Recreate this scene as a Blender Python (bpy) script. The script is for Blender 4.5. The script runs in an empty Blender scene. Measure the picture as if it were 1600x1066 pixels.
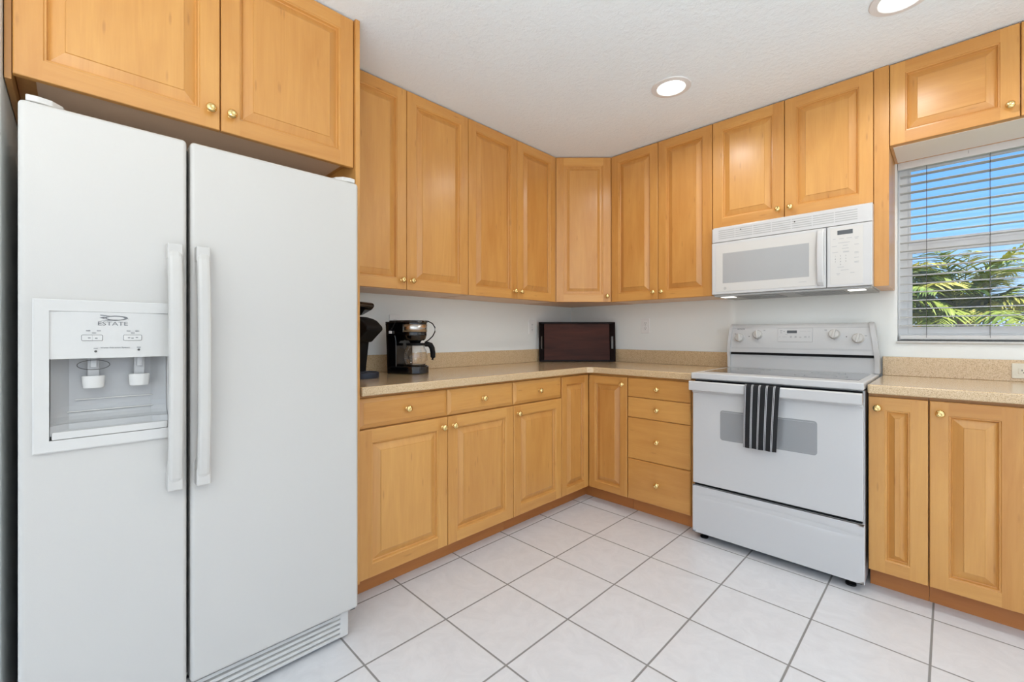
import bpy, bmesh, math, random
from mathutils import Vector, Matrix
random.seed(7)
C = bpy.context.scene.collection
sc = bpy.context.scene

# ------------------------------------------------------------------ camera
cam = bpy.data.cameras.new('camera'); camo = bpy.data.objects.new('camera', cam); C.objects.link(camo)
camo.location = (2.392, -3.142, 1.146)
camo.rotation_euler = (math.radians(90), 0, math.radians(45))
cam.sensor_width = 36; cam.lens = 682/1600*36; cam.shift_y = -10/1600
cam.clip_start = .02
sc.camera = camo
# ------------------------------------------------------------------ exposure
sc.view_settings.view_transform = 'Standard'; sc.view_settings.look = 'None'
sc.view_settings.gamma = 1; sc.view_settings.use_curve_mapping = False
sc.view_settings.exposure = 0.0

def lin(c):
    c = c/255
    return c/12.92 if c <= .04045 else ((c+.055)/1.055)**2.4
def rgb(r, g, b): return (lin(r), lin(g), lin(b), 1)

# ------------------------------------------------------------------ world: blue sky with streaky cloud
w = bpy.data.worlds.new('sky'); sc.world = w; w.use_nodes = True
nt = w.node_tree; N = nt.nodes; L = nt.links; N.clear()
out = N.new('ShaderNodeOutputWorld'); bg = N.new('ShaderNodeBackground'); L.new(bg.outputs[0], out.inputs[0])
tc = N.new('ShaderNodeTexCoord'); sp = N.new('ShaderNodeSeparateXYZ'); L.new(tc.outputs['Generated'], sp.inputs[0])
rp = N.new('ShaderNodeValToRGB'); hz = N.new('ShaderNodeMath'); hz.operation = 'MULTIPLY_ADD'; hz.inputs[1].default_value = .5; hz.inputs[2].default_value = .5; L.new(sp.outputs[2], hz.inputs[0]); L.new(hz.outputs[0], rp.inputs[0])
e = rp.color_ramp.elements; e[0].position = .49; e[0].color = rgb(150, 146, 138); e[1].position = .70; e[1].color = rgb(84, 156, 246)
q = rp.color_ramp.elements.new(.505); q.color = rgb(196, 224, 255)
q = rp.color_ramp.elements.new(.585); q.color = rgb(132, 192, 255)
mp = N.new('ShaderNodeMapping'); mp.inputs['Scale'].default_value = (1.4, 1.4, 5.5); mp.inputs['Rotation'].default_value = (0, .25, 0)
L.new(tc.outputs['Generated'], mp.inputs[0])
nz = N.new('ShaderNodeTexNoise'); nz.inputs['Scale'].default_value = 2.6; nz.inputs['Detail'].default_value = 6; nz.inputs['Roughness'].default_value = .62
L.new(mp.outputs[0], nz.inputs[0])
cr = N.new('ShaderNodeValToRGB'); cr.color_ramp.elements[0].position = .5; cr.color_ramp.elements[1].position = .82
L.new(nz.outputs[0], cr.inputs[0])
mx = N.new('ShaderNodeMix'); mx.data_type = 'RGBA'; L.new(cr.outputs[0], mx.inputs[0]); L.new(rp.outputs[0], mx.inputs[6]); mx.inputs[7].default_value = rgb(238, 240, 252)
L.new(mx.outputs[2], bg.inputs[0]); bg.inputs[1].default_value = 1.3

def light(kind, name, loc, rot, energy, size=None, col=(1, 1, 1), **k):
    l = bpy.data.lights.new(name, kind); o = bpy.data.objects.new(name, l); C.objects.link(o)
    o.location = loc; o.rotation_euler = [math.radians(a) for a in rot]; l.energy = energy; l.color = col
    if kind == 'AREA':
        l.shape = 'RECTANGLE'; l.size, l.size_y = size
    for a, b in k.items(): setattr(l, a, b)
    return o
light('SUN', 'sun', (0, 0, 8), [math.degrees(a) for a in Vector((-.55, .16, -.82)).to_track_quat('-Z', 'Y').to_euler()], 7.5, col=(1, .95, .86), angle=.02)
# daylight through the two wide openings of the open-plan room behind and beside the camera
light('AREA', 'daylight_front_opening', (2.6, -6.85, 1.3), (90, 0, 0), 17, (3.6, 2.1), (1, .98, .96))
light('AREA', 'daylight_right_opening', (4.9, -3.6, 1.3), (90, 0, 90), 20, (4.2, 2.1), (1, .98, .96))
# added uplight behind the camera, standing in for flash bounced off the ceiling
light('AREA', 'ceiling_bounce', (3.1, -4.1, 1.2), (180, 0, 0), 82, (1.8, 1.8), (1, 1, 1))

# ------------------------------------------------------------------ materials
MAT = {}
def P(name, col, rough=.5, metal=0, coat=0, coat_rough=.05, spec=.5, emit=None, es=0, trans=0, ior=1.5):
    m = bpy.data.materials.new(name); m.use_nodes = True; b = m.node_tree.nodes['Principled BSDF']
    b.inputs['Base Color'].default_value = rgb(*col); b.inputs['Roughness'].default_value = rough
    b.inputs['Metallic'].default_value = metal; b.inputs['Coat Weight'].default_value = coat
    b.inputs['Coat Roughness'].default_value = coat_rough; b.inputs['Specular IOR Level'].default_value = spec
    b.inputs['Transmission Weight'].default_value = trans; b.inputs['IOR'].default_value = ior
    if emit: b.inputs['Emission Color'].default_value = rgb(*emit); b.inputs['Emission Strength'].default_value = es
    MAT[name] = m
    return m
def nodes(m): return m.node_tree.nodes, m.node_tree.links, m.node_tree.nodes['Principled BSDF']
def math_(N, L, op, a, b=None, c=None):
    n = N.new('ShaderNodeMath'); n.operation = op
    for i, x in enumerate((a, b, c)):
        if x is None: continue
        if isinstance(x, (int, float)): n.inputs[i].default_value = x
        else: L.new(x, n.inputs[i])
    return n.outputs[0]
def add_bump(m, scale, strength, dist=.001, detail=3, coord='Object', rough=.5):
    N, L, b = nodes(m)
    t = N.new('ShaderNodeTexCoord'); n = N.new('ShaderNodeTexNoise'); n.inputs['Scale'].default_value = scale
    n.inputs['Detail'].default_value = detail; n.inputs['Roughness'].default_value = rough
    L.new(t.outputs[coord], n.inputs[0])
    u = N.new('ShaderNodeBump'); u.inputs['Strength'].default_value = strength; u.inputs['Distance'].default_value = dist
    L.new(n.outputs[0], u.inputs['Height']); L.new(u.outputs[0], b.inputs['Normal'])
    return n, u

def wood(name, light_c, dark_c, rough=.34, coat=.35, knots=True):
    """maple: UV u runs along the grain, v across; floor(v/10) is the board's number"""
    m = P(name, light_c, rough, coat=coat, coat_rough=.24, spec=(.2 if name.startswith('walnut') else .5))
    N, L, b = nodes(m)
    uv = N.new('ShaderNodeUVMap'); s = N.new('ShaderNodeSeparateXYZ'); L.new(uv.outputs[0], s.inputs[0])
    oi = N.new('ShaderNodeObjectInfo')
    bid = math_(N, L, 'FLOOR', math_(N, L, 'DIVIDE', s.outputs[1], 10.0))
    seed = math_(N, L, 'ADD', math_(N, L, 'MULTIPLY', bid, 3.71), math_(N, L, 'MULTIPLY', oi.outputs['Random'], 91.0))
    def vec(su, sv, off):
        c = N.new('ShaderNodeCombineXYZ')
        L.new(math_(N, L, 'MULTIPLY', s.outputs[0], su), c.inputs[0])
        L.new(math_(N, L, 'MULTIPLY', s.outputs[1], sv), c.inputs[1])
        L.new(math_(N, L, 'ADD', seed, off), c.inputs[2])
        return c.outputs[0]
    def noise(v, sc_, det, dis=0, rg=.5):
        n = N.new('ShaderNodeTexNoise'); n.inputs['Scale'].default_value = sc_; n.inputs['Detail'].default_value = det
        n.inputs['Distortion'].default_value = dis; n.inputs['Roughness'].default_value = rg; L.new(v, n.inputs[0]); return n.outputs[0]
    broad = noise(vec(1.6, 6.0, 0), 1.0, 3, .9)
    rings = noise(vec(1.5, 14., 7), 1.0, 4, 1.6, .6)
    fine = noise(vec(7., 190., 13), 1.0, 2)
    wn = N.new('ShaderNodeTexWhiteNoise'); wn.noise_dimensions = '1D'; L.new(seed, wn.inputs['W'])
    f = math_(N, L, 'MULTIPLY', broad, .55)
    f = math_(N, L, 'ADD', f, math_(N, L, 'MULTIPLY', rings, .5))
    f = math_(N, L, 'ADD', f, math_(N, L, 'MULTIPLY', fine, .16))
    f = math_(N, L, 'ADD', f, math_(N, L, 'MULTIPLY', wn.outputs[0], .26))
    rp = N.new('ShaderNodeMapRange'); rp.inputs[1].default_value = .40; rp.inputs[2].default_value = 1.08; L.new(f, rp.inputs[0])
    mx = N.new('ShaderNodeMix'); mx.data_type = 'RGBA'; L.new(rp.outputs[0], mx.inputs[0])
    mx.inputs[6].default_value = rgb(*light_c); mx.inputs[7].default_value = rgb(*dark_c)
    col = mx.outputs[2]
    if knots:
        # small dark mineral flecks, elongated along the grain
        v = N.new('ShaderNodeTexVoronoi'); v.inputs['Scale'].default_value = 1.0; L.new(vec(5., 26., 29), v.inputs[0])
        k = N.new('ShaderNodeMapRange'); k.inputs[1].default_value = .05; k.inputs[2].default_value = .13; k.inputs[3].default_value = .32; k.inputs[4].default_value = 0
        L.new(v.outputs[0], k.inputs[0])
        m2 = N.new('ShaderNodeMix'); m2.data_type = 'RGBA'; L.new(k.outputs[0], m2.inputs[0]); L.new(col, m2.inputs[6]); m2.inputs[7].default_value = rgb(150, 92, 45)
        col = m2.outputs[2]
    L.new(col, b.inputs['Base Color'])
    u = N.new('ShaderNodeBump'); u.inputs['Strength'].default_value = .05; u.inputs['Distance'].default_value = .002
    L.new(rings, u.inputs['Height']); L.new(u.outputs[0], b.inputs['Normal'])
    return m
wood('maple', (221, 165, 90), (190, 127, 58), .36, .28)
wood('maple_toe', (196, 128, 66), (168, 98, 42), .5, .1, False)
wood('walnut', (104, 58, 42), (44, 22, 18), .5, .0, False)
wood('walnut_frame', (26, 12, 11), (14, 7, 7), .5, .0, False)
P('laminate_tan', (226, 194, 164), .5)
P('laminate_lit', (242, 232, 216), .45, coat=.3, coat_rough=.2)  # same laminate made paler: window light painted into the over-window cabinet's underside
P('dark_gap', (40, 24, 14), .9)
m = P('wall_paint', (241, 243, 239), .85); add_bump(m, 60, .1, .002)
m = P('ceiling_paint', (238, 246, 249), .9)
n, u = add_bump(m, 46, .28, .005, 5, rough=.6)
N_, L_, b_ = nodes(m); r_ = N_.new('ShaderNodeValToRGB'); r_.color_ramp.elements[0].position = .42; r_.color_ramp.elements[1].position = .62
L_.new(n.outputs[0], r_.inputs[0]); L_.new(r_.outputs[0], u.inputs['Height'])
# floor tile
TS, TX, TY = .3463, .9617, -2.0875
m = P('floor_tile', (214, 211, 206), .28, coat=.15, coat_rough=.2); N, L, b = nodes(m)
t = N.new('ShaderNodeTexCoord'); s = N.new('ShaderNodeSeparateXYZ'); L.new(t.outputs['Object'], s.inputs[0])
cell = []; edge = []
for k, o_ in ((0, TX), (1, TY)):
    a = math_(N, L, 'DIVIDE', math_(N, L, 'SUBTRACT', s.outputs[k], o_), TS)
    cell.append(math_(N, L, 'FLOOR', a))
    fr = math_(N, L, 'FRACT', a)
    edge.append(math_(N, L, 'MINIMUM', fr, math_(N, L, 'SUBTRACT', 1.0, fr)))
ed = math_(N, L, 'MINIMUM', edge[0], edge[1])
mr = N.new('ShaderNodeMapRange'); mr.inputs[1].default_value = .0075; mr.inputs[2].default_value = .0125; L.new(ed, mr.inputs[0])
cc = N.new('ShaderNodeCombineXYZ'); L.new(cell[0], cc.inputs[0]); L.new(cell[1], cc.inputs[1])
wn = N.new('ShaderNodeTexWhiteNoise'); wn.noise_dimensions = '3D'; L.new(cc.outputs[0], wn.inputs[0])
av = N.new('ShaderNodeVectorMath'); av.operation = 'MULTIPLY_ADD'; L.new(wn.outputs[1], av.inputs[0]); av.inputs[1].default_value = (9, 9, 9); L.new(t.outputs['Object'], av.inputs[2])
n1 = N.new('ShaderNodeTexNoise'); n1.inputs['Scale'].default_value = 9; n1.inputs['Detail'].default_value = 8; n1.inputs['Roughness'].default_value = .7; n1.inputs['Distortion'].default_value = 1.6
L.new(av.outputs[0], n1.inputs[0])
c1 = N.new('ShaderNodeMapRange'); c1.inputs[1].default_value = .35; c1.inputs[2].default_value = .62; L.new(n1.outputs[0], c1.inputs[0])
mt = N.new('ShaderNodeMix'); mt.data_type = 'RGBA'; L.new(c1.outputs[0], mt.inputs[0]); mt.inputs[6].default_value = rgb(216, 216, 217); mt.inputs[7].default_value = rgb(224, 224, 225)
mg = N.new('ShaderNodeMix'); mg.data_type = 'RGBA'; L.new(mr.outputs[0], mg.inputs[0]); mg.inputs[6].default_value = rgb(140, 138, 135); L.new(mt.outputs[2], mg.inputs[7])
L.new(mg.outputs[2], b.inputs['Base Color'])
rr = N.new('ShaderNodeMapRange'); rr.inputs[3].default_value = .8; rr.inputs[4].default_value = .3; L.new(mr.outputs[0], rr.inputs[0]); L.new(rr.outputs[0], b.inputs['Roughness'])
bu = N.new('ShaderNodeBump'); bu.inputs['Strength'].default_value = .5; bu.inputs['Distance'].default_value = .002; L.new(mr.outputs[0], bu.inputs['Height']); L.new(bu.outputs[0], b.inputs['Normal'])
# speckled countertop
m = P('counter_stone', (206, 176, 134), .25, coat=.8, coat_rough=.17); N, L, b = nodes(m)
t = N.new('ShaderNodeTexCoord'); n1 = N.new('ShaderNodeTexNoise'); n1.inputs['Scale'].default_value = 330; n1.inputs['Detail'].default_value = 3; L.new(t.outputs['Object'], n1.inputs[0])
r = N.new('ShaderNodeValToRGB'); L.new(n1.outputs[0], r.inputs[0])
el = r.color_ramp.elements; el[0].position = .33; el[0].color = rgb(168, 134, 96); el[1].position = .68; el[1].color = rgb(226, 202, 166)
q = el.new(.44); q.color = rgb(208, 178, 136); q = el.new(.57); q.color = rgb(218, 190, 148)
L.new(r.outputs[0], b.inputs['Base Color'])
m = P('appliance_white', (205, 204, 202), .3, coat=.2, coat_rough=.15)
m = P('fridge_white', (201, 197, 190), .36, coat=.15, coat_rough=.2); add_bump(m, 420, .12, .0006, 2)
P('plastic_white', (210, 207, 201), .25)
P('plastic_grey', (176, 175, 173), .3)
P('gasket', (88, 86, 82), .8)
P('print_grey', (120, 120, 120), .6)
P('print_light', (172, 172, 172), .6)
P('display', (84, 86, 88), .15)
P('black', (11, 11, 12), .6, spec=.25)
P('black_gloss', (10, 10, 12), .12, coat=.5)
P('blue_black', (38, 46, 60), .4)
P('grille_grey', (176, 176, 173), .5)
P('filter_metal', (150, 150, 150), .45, metal=.7)
P('cooktop_glass', (74, 75, 77), .07, coat=.6)
P('oven_glass', (150, 150, 150), .12, coat=.5)
P('mw_glass', (172, 172, 171), .2, coat=.3)
P('brass', (236, 206, 140), .16, metal=1)
P('steel', (200, 196, 190), .22, metal=1)
P('ivory', (226, 219, 200), .35)
P('outlet_white', (240, 239, 236), .35)
P('slot_dark', (45, 42, 40), .7)
P('vinyl_white', (244, 244, 243), .35)
P('slat_white', (226, 225, 222), .4)
P('rail_white', (214, 213, 210), .4)
P('cord_grey', (110, 108, 105), .7)
P('sill_marble', (205, 203, 198), .25)
P('lamp_lens', (255, 255, 255), .4, emit=(255, 250, 242), es=6)
P('hood_lens', (255, 255, 250), .4, emit=(255, 255, 250), es=1.2)
P('trim_white', (228, 228, 226), .45)
P('carafe_glass', (255, 255, 255), .02, trans=1, ior=1.45)
P('ground_green', (96, 112, 62), .9)
P('bounce_pale', (226, 220, 208), .8)  # pale colour of the added slab that bounces sunlight
P('trunk_brown', (120, 96, 70), .9)
# thin window glass
m = bpy.data.materials.new('window_glass'); m.use_nodes = True; MAT['window_glass'] = m
N = m.node_tree.nodes; L = m.node_tree.links; N.clear()
o_ = N.new('ShaderNodeOutputMaterial'); a_ = N.new('ShaderNodeBsdfTransparent'); g_ = N.new('ShaderNodeBsdfGlossy'); g_.inputs['Roughness'].default_value = 0
f_ = N.new('ShaderNodeFresnel'); f_.inputs[0].default_value = 1.3; x_ = N.new('ShaderNodeMixShader')
L.new(f_.outputs[0], x_.inputs[0]); L.new(a_.outputs[0], x_.inputs[1]); L.new(g_.outputs[0], x_.inputs[2]); L.new(x_.outputs[0], o_.inputs[0])
# white slats let a little daylight through
N, L, b = nodes(MAT['slat_white']); tr = N.new('ShaderNodeBsdfTranslucent'); tr.inputs[0].default_value = rgb(226, 225, 222)
ms = N.new('ShaderNodeMixShader'); ms.inputs[0].default_value = .25; mo = N['Material Output']
L.new(b.outputs[0], ms.inputs[1]); L.new(tr.outputs[0], ms.inputs[2]); L.new(ms.outputs[0], mo.inputs[0])
# leaves
def leaf(name, c1, c2):
    m = P(name, c1, .45); N, L, b = nodes(m)
    oi = N.new('ShaderNodeTexCoord'); n = N.new('ShaderNodeTexNoise'); n.inputs['Scale'].default_value = 7; L.new(oi.outputs['Object'], n.inputs[0])
    r = N.new('ShaderNodeMapRange'); r.inputs[1].default_value = .35; r.inputs[2].default_value = .65; L.new(n.outputs[0], r.inputs[0])
    mx = N.new('ShaderNodeMix'); mx.data_type = 'RGBA'; L.new(r.outputs[0], mx.inputs[0]); mx.inputs[6].default_value = rgb(*c1); mx.inputs[7].default_value = rgb(*c2)
    L.new(mx.outputs[2], b.inputs['Base Color'])
leaf('palm_leaf', (172, 182, 84), (112, 138, 58)); leaf('palm_leaf_yellow', (226, 214, 122), (176, 178, 82)); leaf('croton_leaf', (214, 128, 70), (176, 158, 66))
leaf('hedge_leaf', (128, 136, 70), (84, 98, 48))
# striped towel: u across the towel, five repeats
m = P('towel_cloth', (38, 38, 40), .95); N, L, b = nodes(m)
uv = N.new('ShaderNodeUVMap'); s = N.new('ShaderNodeSeparateXYZ'); L.new(uv.outputs[0], s.inputs[0])
fr = math_(N, L, 'FRACT', math_(N, L, 'ADD', math_(N, L, 'MULTIPLY', s.outputs[0], 4.85), -.03))
r = N.new('ShaderNodeValToRGB'); r.color_ramp.interpolation = 'CONSTANT'; L.new(fr, r.inputs[0])
el = r.color_ramp.elements; el[0].position = 0; el[0].color = rgb(200, 200, 200); el[1].position = .075; el[1].color = rgb(70, 70, 72)
for p_, c_ in ((.165, 200), (.24, 32)): q = el.new(p_); q.color = rgb(c_, c_, c_+1)
L.new(r.outputs[0], b.inputs['Base Color'])
n = N.new('ShaderNodeTexNoise'); n.inputs['Scale'].default_value = 900; u = N.new('ShaderNodeBump'); u.inputs['Strength'].default_value = .4; u.inputs['Distance'].default_value = .001
t = N.new('ShaderNodeTexCoord'); L.new(t.outputs['Object'], n.inputs[0]); L.new(n.outputs[0], u.inputs['Height']); L.new(u.outputs[0], b.inputs['Normal'])

# ------------------------------------------------------------------ mesh builder
board = [0]
class MB:
    def __init__(s, M=None): s.v = []; s.f = []; s.uv = []; s.M = M
    def face(s, pts, uv=None):
        i = len(s.v); s.v += [tuple(p) for p in pts]; s.f.append(list(range(i, i+len(pts))))
        s.uv.append(uv or [(0, 0)]*len(pts))
    def dump(s, bm, grain='z'):
        board[0] += 1; k = board[0] % 97
        g = 'xyz'.index(grain); o = [i for i in range(3) if i != g]
        base = len(s.v); s.v += [tuple(v.co) for v in bm.verts]
        for v_i, v in enumerate(bm.verts): v.index = v_i
        for f in bm.faces:
            s.f.append([base+v.index for v in f.verts])
            s.uv.append([(v.co[g], 5+v.co[o[0]]*.999+v.co[o[1]]*.97+10*k) for v in f.verts])
        bm.free()
    def box(s, x0, x1, y0, y1, z0, z1, b=.0015, seg=2, grain='z'):
        bm = bmesh.new(); bmesh.ops.create_cube(bm, size=1)
        for v in bm.verts:
            v.co = ((x0+x1)/2+v.co.x*(x1-x0), (y0+y1)/2+v.co.y*(y1-y0), (z0+z1)/2+v.co.z*(z1-z0))
        b = min(b, .45*min(abs(x1-x0), abs(y1-y0), abs(z1-z0)))
        if b > 0: bmesh.ops.bevel(bm, geom=bm.edges[:], offset=b, segments=seg, profile=.5, affect='EDGES')
        s.dump(bm, grain); return s
    def prism(s, pts, axis, a0, a1, b=0, seg=2, grain='z'):
        """extrude a polygon (two remaining axes in x,y,z order) along axis"""
        ax = 'xyz'.index(axis); o = [i for i in range(3) if i != ax]
        bm = bmesh.new()
        def mk(a):
            r = []
            for p in pts:
                c = [0, 0, 0]; c[ax] = a; c[o[0]] = p[0]; c[o[1]] = p[1]; r.append(bm.verts.new(c))
            return r
        A, B = mk(a0), mk(a1); n = len(pts)
        bm.faces.new(A); bm.faces.new(B[::-1])
        for i in range(n): bm.faces.new((A[i], B[i], B[(i+1) % n], A[(i+1) % n]))
        bmesh.ops.recalc_face_normals(bm, faces=bm.faces[:])
        if b > 0: bmesh.ops.bevel(bm, geom=bm.edges[:], offset=b, segments=seg, profile=.5, affect='EDGES')
        s.dump(bm, grain); return s
    def lathe(s, prof, cen, axis='z', seg=32, rot=None, sx=1, sy=1):
        """profile of (radius, height); closed at ends where r = 0"""
        bm = bmesh.new(); rings = []
        for r, h in prof:
            if r < 1e-6: rings.append([bm.verts.new((0, 0, h))])
            else: rings.append([bm.verts.new((sx*r*math.cos(2*math.pi*k/seg), sy*r*math.sin(2*math.pi*k/seg), h)) for k in range(seg)])
        for a, b in zip(rings, rings[1:]):
            for k in range(seg):
                k2 = (k+1) % seg
                if len(a) == 1 and len(b) == 1: continue
                if len(a) == 1: bm.faces.new((a[0], b[k2], b[k]))
                elif len(b) == 1: bm.faces.new((a[k], a[k2], b[0]))
                else: bm.faces.new((a[k], a[k2], b[k2], b[k]))
        bmesh.ops.recalc_face_normals(bm, faces=bm.faces[:])
        R = {'z': Matrix(), 'x': Matrix.Rotation(math.pi/2, 4, 'Y'), 'y': Matrix.Rotation(-math.pi/2, 4, 'X'), '-y': Matrix.Rotation(math.pi/2, 4, 'X')}[axis] if rot is None else rot
        bmesh.ops.transform(bm, matrix=Matrix.Translation(cen) @ R, verts=bm.verts[:])
        s.dump(bm); return s
    def tube(s, path, r, seg=10, flat=1):
        path = [Vector(p) for p in path]; n = len(path); bm = bmesh.new(); rings = []
        up = Vector((0, 0, 1)); 
        for i, p in enumerate(path):
            t = (path[min(i+1, n-1)]-path[max(i-1, 0)]).normalized()
            a = t.cross(up); 
            if a.length < .05: a = t.cross(Vector((1, 0, 0)))
            a.normalize(); c = a.cross(t).normalized(); rr = r[i] if isinstance(r, (list, tuple)) else r
            rings.append([bm.verts.new(p+a*rr*math.cos(2*math.pi*k/seg)+c*rr*flat*math.sin(2*math.pi*k/seg)) for k in range(seg)])
        for a, b in zip(rings, rings[1:]):
            for k in range(seg): bm.faces.new((a[k], a[(k+1) % seg], b[(k+1) % seg], b[k]))
        bm.faces.new(rings[0][::-1]); bm.faces.new(rings[-1])
        bmesh.ops.recalc_face_normals(bm, faces=bm.faces[:])
        s.dump(bm); return s
    def mesh(s, name, offset=(0, 0, 0)):
        me = bpy.data.meshes.new(name); o = Vector(offset)
        M = s.M or Matrix()
        me.from_pydata([tuple((M @ Vector(v))-o) for v in s.v], [], s.f)
        ul = me.uv_layers.new(name='UVMap'); i = 0
        fl = [c for f in s.uv for c in f]
        for i, c in enumerate(fl): ul.data[i].uv = c
        me.polygons.foreach_set('use_smooth', [True]*len(me.polygons))
        me.update(); me.set_sharp_from_angle(angle=math.radians(38))
        return me

def thing(name, label, cat, loc=(0, 0, 0), rotz=0, group=None, kind=None):
    o = bpy.data.objects.new(name, None); C.objects.link(o); o.empty_display_size = .1
    o.location = loc; o.rotation_euler = (0, 0, math.radians(rotz))
    if kind: o['kind'] = kind
    else: o['label'] = label; o['category'] = cat
    if group or name in GROUPS: o['group'] = group or GROUPS[name]
    return o
GROUPS = {'base_cabinet': 'maple base cabinets along the two walls', 'wall_cabinet': 'maple wall cabinets along the two walls', 'countertop': 'speckled beige countertops', 'wall_outlet': 'outlets above the counter', 'recessed_ceiling_light': 'recessed ceiling lights', 'palm_tree': 'palms outside the window', 'shrub': 'shrubs outside the window'}
def root_of(o):
    while o.parent: o = o.parent
    return o
def obj(name, mb, mat, parent=None, label=None, local=False, wn=True):
    """mesh given in world coordinates (or in the thing's own when local)"""
    off = (0, 0, 0)
    if parent is not None and not local: off = root_of(parent).location
    me = mb if isinstance(mb, bpy.types.Mesh) else mb.mesh(name, off)
    for x in (mat if isinstance(mat, list) else [mat]): me.materials.append(MAT[x])
    o = bpy.data.objects.new(name, me); C.objects.link(o)
    if parent is not None: o.parent = parent
    if label: o['label'] = label
    if wn:
        md = o.modifiers.new('wn', 'WEIGHTED_NORMAL'); md.keep_sharp = True
    return o
def tag(o, label, cat, group=None):
    o['label'] = label; o['category'] = cat
    if group: o['group'] = group
    return o
def struct(name, mb, mat, parent=None):
    o = obj(name, mb, mat, parent)
    if parent is None: o['kind'] = 'structure'
    return o
def frame(origin, side):
    """matrix from (a, b, c) = (along the front, up, out of the front)"""
    U, Nn = {'L': ((0, 1, 0), (1, 0, 0)), 'B': ((1, 0, 0), (0, -1, 0)), 'D': ((.70710678, .70710678, 0), (.70710678, -.70710678, 0))}[side]
    return Matrix(((U[0], 0, Nn[0], origin[0]), (U[1], 0, Nn[1], origin[1]), (0, 1, 0, origin[2]), (0, 0, 0, 1)))
def rrect(a0, a1, b0, b1, r, n=5):
    p = []
    for cx, cy, s0 in ((a1-r, b0+r, -90), (a1-r, b1-r, 0), (a0+r, b1-r, 90), (a0+r, b0+r, 180)):
        for k in range(n+1):
            t = math.radians(s0+90*k/n); p.append((cx+r*math.cos(t), cy+r*math.sin(t)))
    return p
def plate(F, a0, a1, b0, b1, c0, c1, r=.004, ch=.001):
    """rounded rectangular plate in a front frame, chamfered outer edge"""
    s = MB(F); P0 = rrect(a0, a1, b0, b1, r); P1 = rrect(a0+ch, a1-ch, b0+ch, b1-ch, max(r-ch, .0003)); n = len(P0)
    for i in range(n):
        j = (i+1) % n
        s.face([(*P0[i], c0), (*P0[j], c0), (*P0[j], c1-ch), (*P0[i], c1-ch)])
        s.face([(*P0[i], c1-ch), (*P0[j], c1-ch), (*P1[j], c1), (*P1[i], c1)])
    s.face([(*p, c1) for p in P1]); s.face([(*p, c0) for p in P0[::-1]])
    return s
def text(name, body, size, F, mat, parent, align='CENTER', ext=.0002, shear=0, sx=1):
    cu = bpy.data.curves.new(name, 'FONT'); cu.body = body; cu.size = size; cu.extrude = ext; cu.align_x = align; cu.align_y = 'CENTER'; cu.shear = shear
    cu.resolution_u = 3
    t = bpy.data.objects.new(name, cu); me = bpy.data.meshes.new_from_object(t); bpy.data.objects.remove(t)
    off = Matrix.Translation(-Vector(root_of(parent).location))
    me.transform(off @ F @ Matrix.Diagonal((sx, 1, 1, 1)))
    me.materials.clear()
    return obj(name, me, mat, parent, wn=False)

# ------------------------------------------------------------------ doors, drawers, knobs
def boardquad(s, a0, a1, b0, b1, c, grain):
    board[0] += 1; k = board[0] % 97
    P4 = [(a0, b0, c), (a1, b0, c), (a1, b1, c), (a0, b1, c)]
    s.face(P4, [((p[1], 5+p[0]+10*k) if grain == 'v' else (p[0], 5+p[1]+10*k)) for p in P4])
def ring(s, a0, a1, b0, b1, i0, c0, i1, c1, grains='vvvv'):
    """sloping strip between two inset rectangles"""
    k = board[0] % 97
    O = [(a0+i0, b0+i0), (a1-i0, b0+i0), (a1-i0, b1-i0), (a0+i0, b1-i0)]
    I = [(a0+i1, b0+i1), (a1-i1, b0+i1), (a1-i1, b1-i1), (a0+i1, b1-i1)]
    for e in range(4):
        f = (e+1) % 4
        P4 = [(*O[e], c0), (*O[f], c0), (*I[f], c1), (*I[e], c1)]
        hor = e in (0, 2) and grains[e] == 'h'
        s.face(P4, [((p[0], 5+p[1]+10*k) if hor else (p[1], 5+p[0]+10*k)) for p in P4])
def door_mesh(F, wd, ht, t=.02, st=.056, hfield=False):
    s = MB(F); g = .0015; a0, a1, b0, b1 = g, wd-g, g, ht-g; c = .003
    s.face([(a0, b0, 0), (a0, b1, 0), (a1, b1, 0), (a1, b0, 0)])
    ring(s, a0, a1, b0, b1, 0, 0, 0, t-c, 'hvhv'); ring(s, a0, a1, b0, b1, 0, t-c, c*.35, t-c*.3, 'hvhv'); ring(s, a0, a1, b0, b1, c*.35, t-c*.3, c, t, 'hvhv')
    boardquad(s, a0+c, a0+st, b0+c, b1-c, t, 'v'); boardquad(s, a1-st, a1-c, b0+c, b1-c, t, 'v')
    boardquad(s, a0+st, a1-st, b0+c, b0+st, t, 'h'); boardquad(s, a0+st, a1-st, b1-st, b1-c, t, 'h')
    R = [(st, t), (st+.002, t-.003), (st+.006, t-.0035), (st+.009, t-.013), (st+.012, t-.0155)]
    for (i, c0), (j, c1) in zip(R, R[1:]): ring(s, a0, a1, b0, b1, i, c0, j, c1, 'hvhv')
    board[0] += 1
    w2 = min(.027, (a1-a0-2*st)*.2)
    gr = 'hhhh' if hfield else 'vvvv'
    ring(s, a0, a1, b0, b1, st+.012, t-.0155, st+.014, t-.0145, gr)
    ring(s, a0, a1, b0, b1, st+.014, t-.0145, st+.015+w2, t-.0025, gr); ring(s, a0, a1, b0, b1, st+.015+w2, t-.0025, st+.0165+w2, t-.0003, gr)
    i = st+.0165+w2; board[0] -= 1; boardquad(s, a0+i, a1-i, b0+i, b1-i, t, 'h' if hfield else 'v')
    return s
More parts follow.
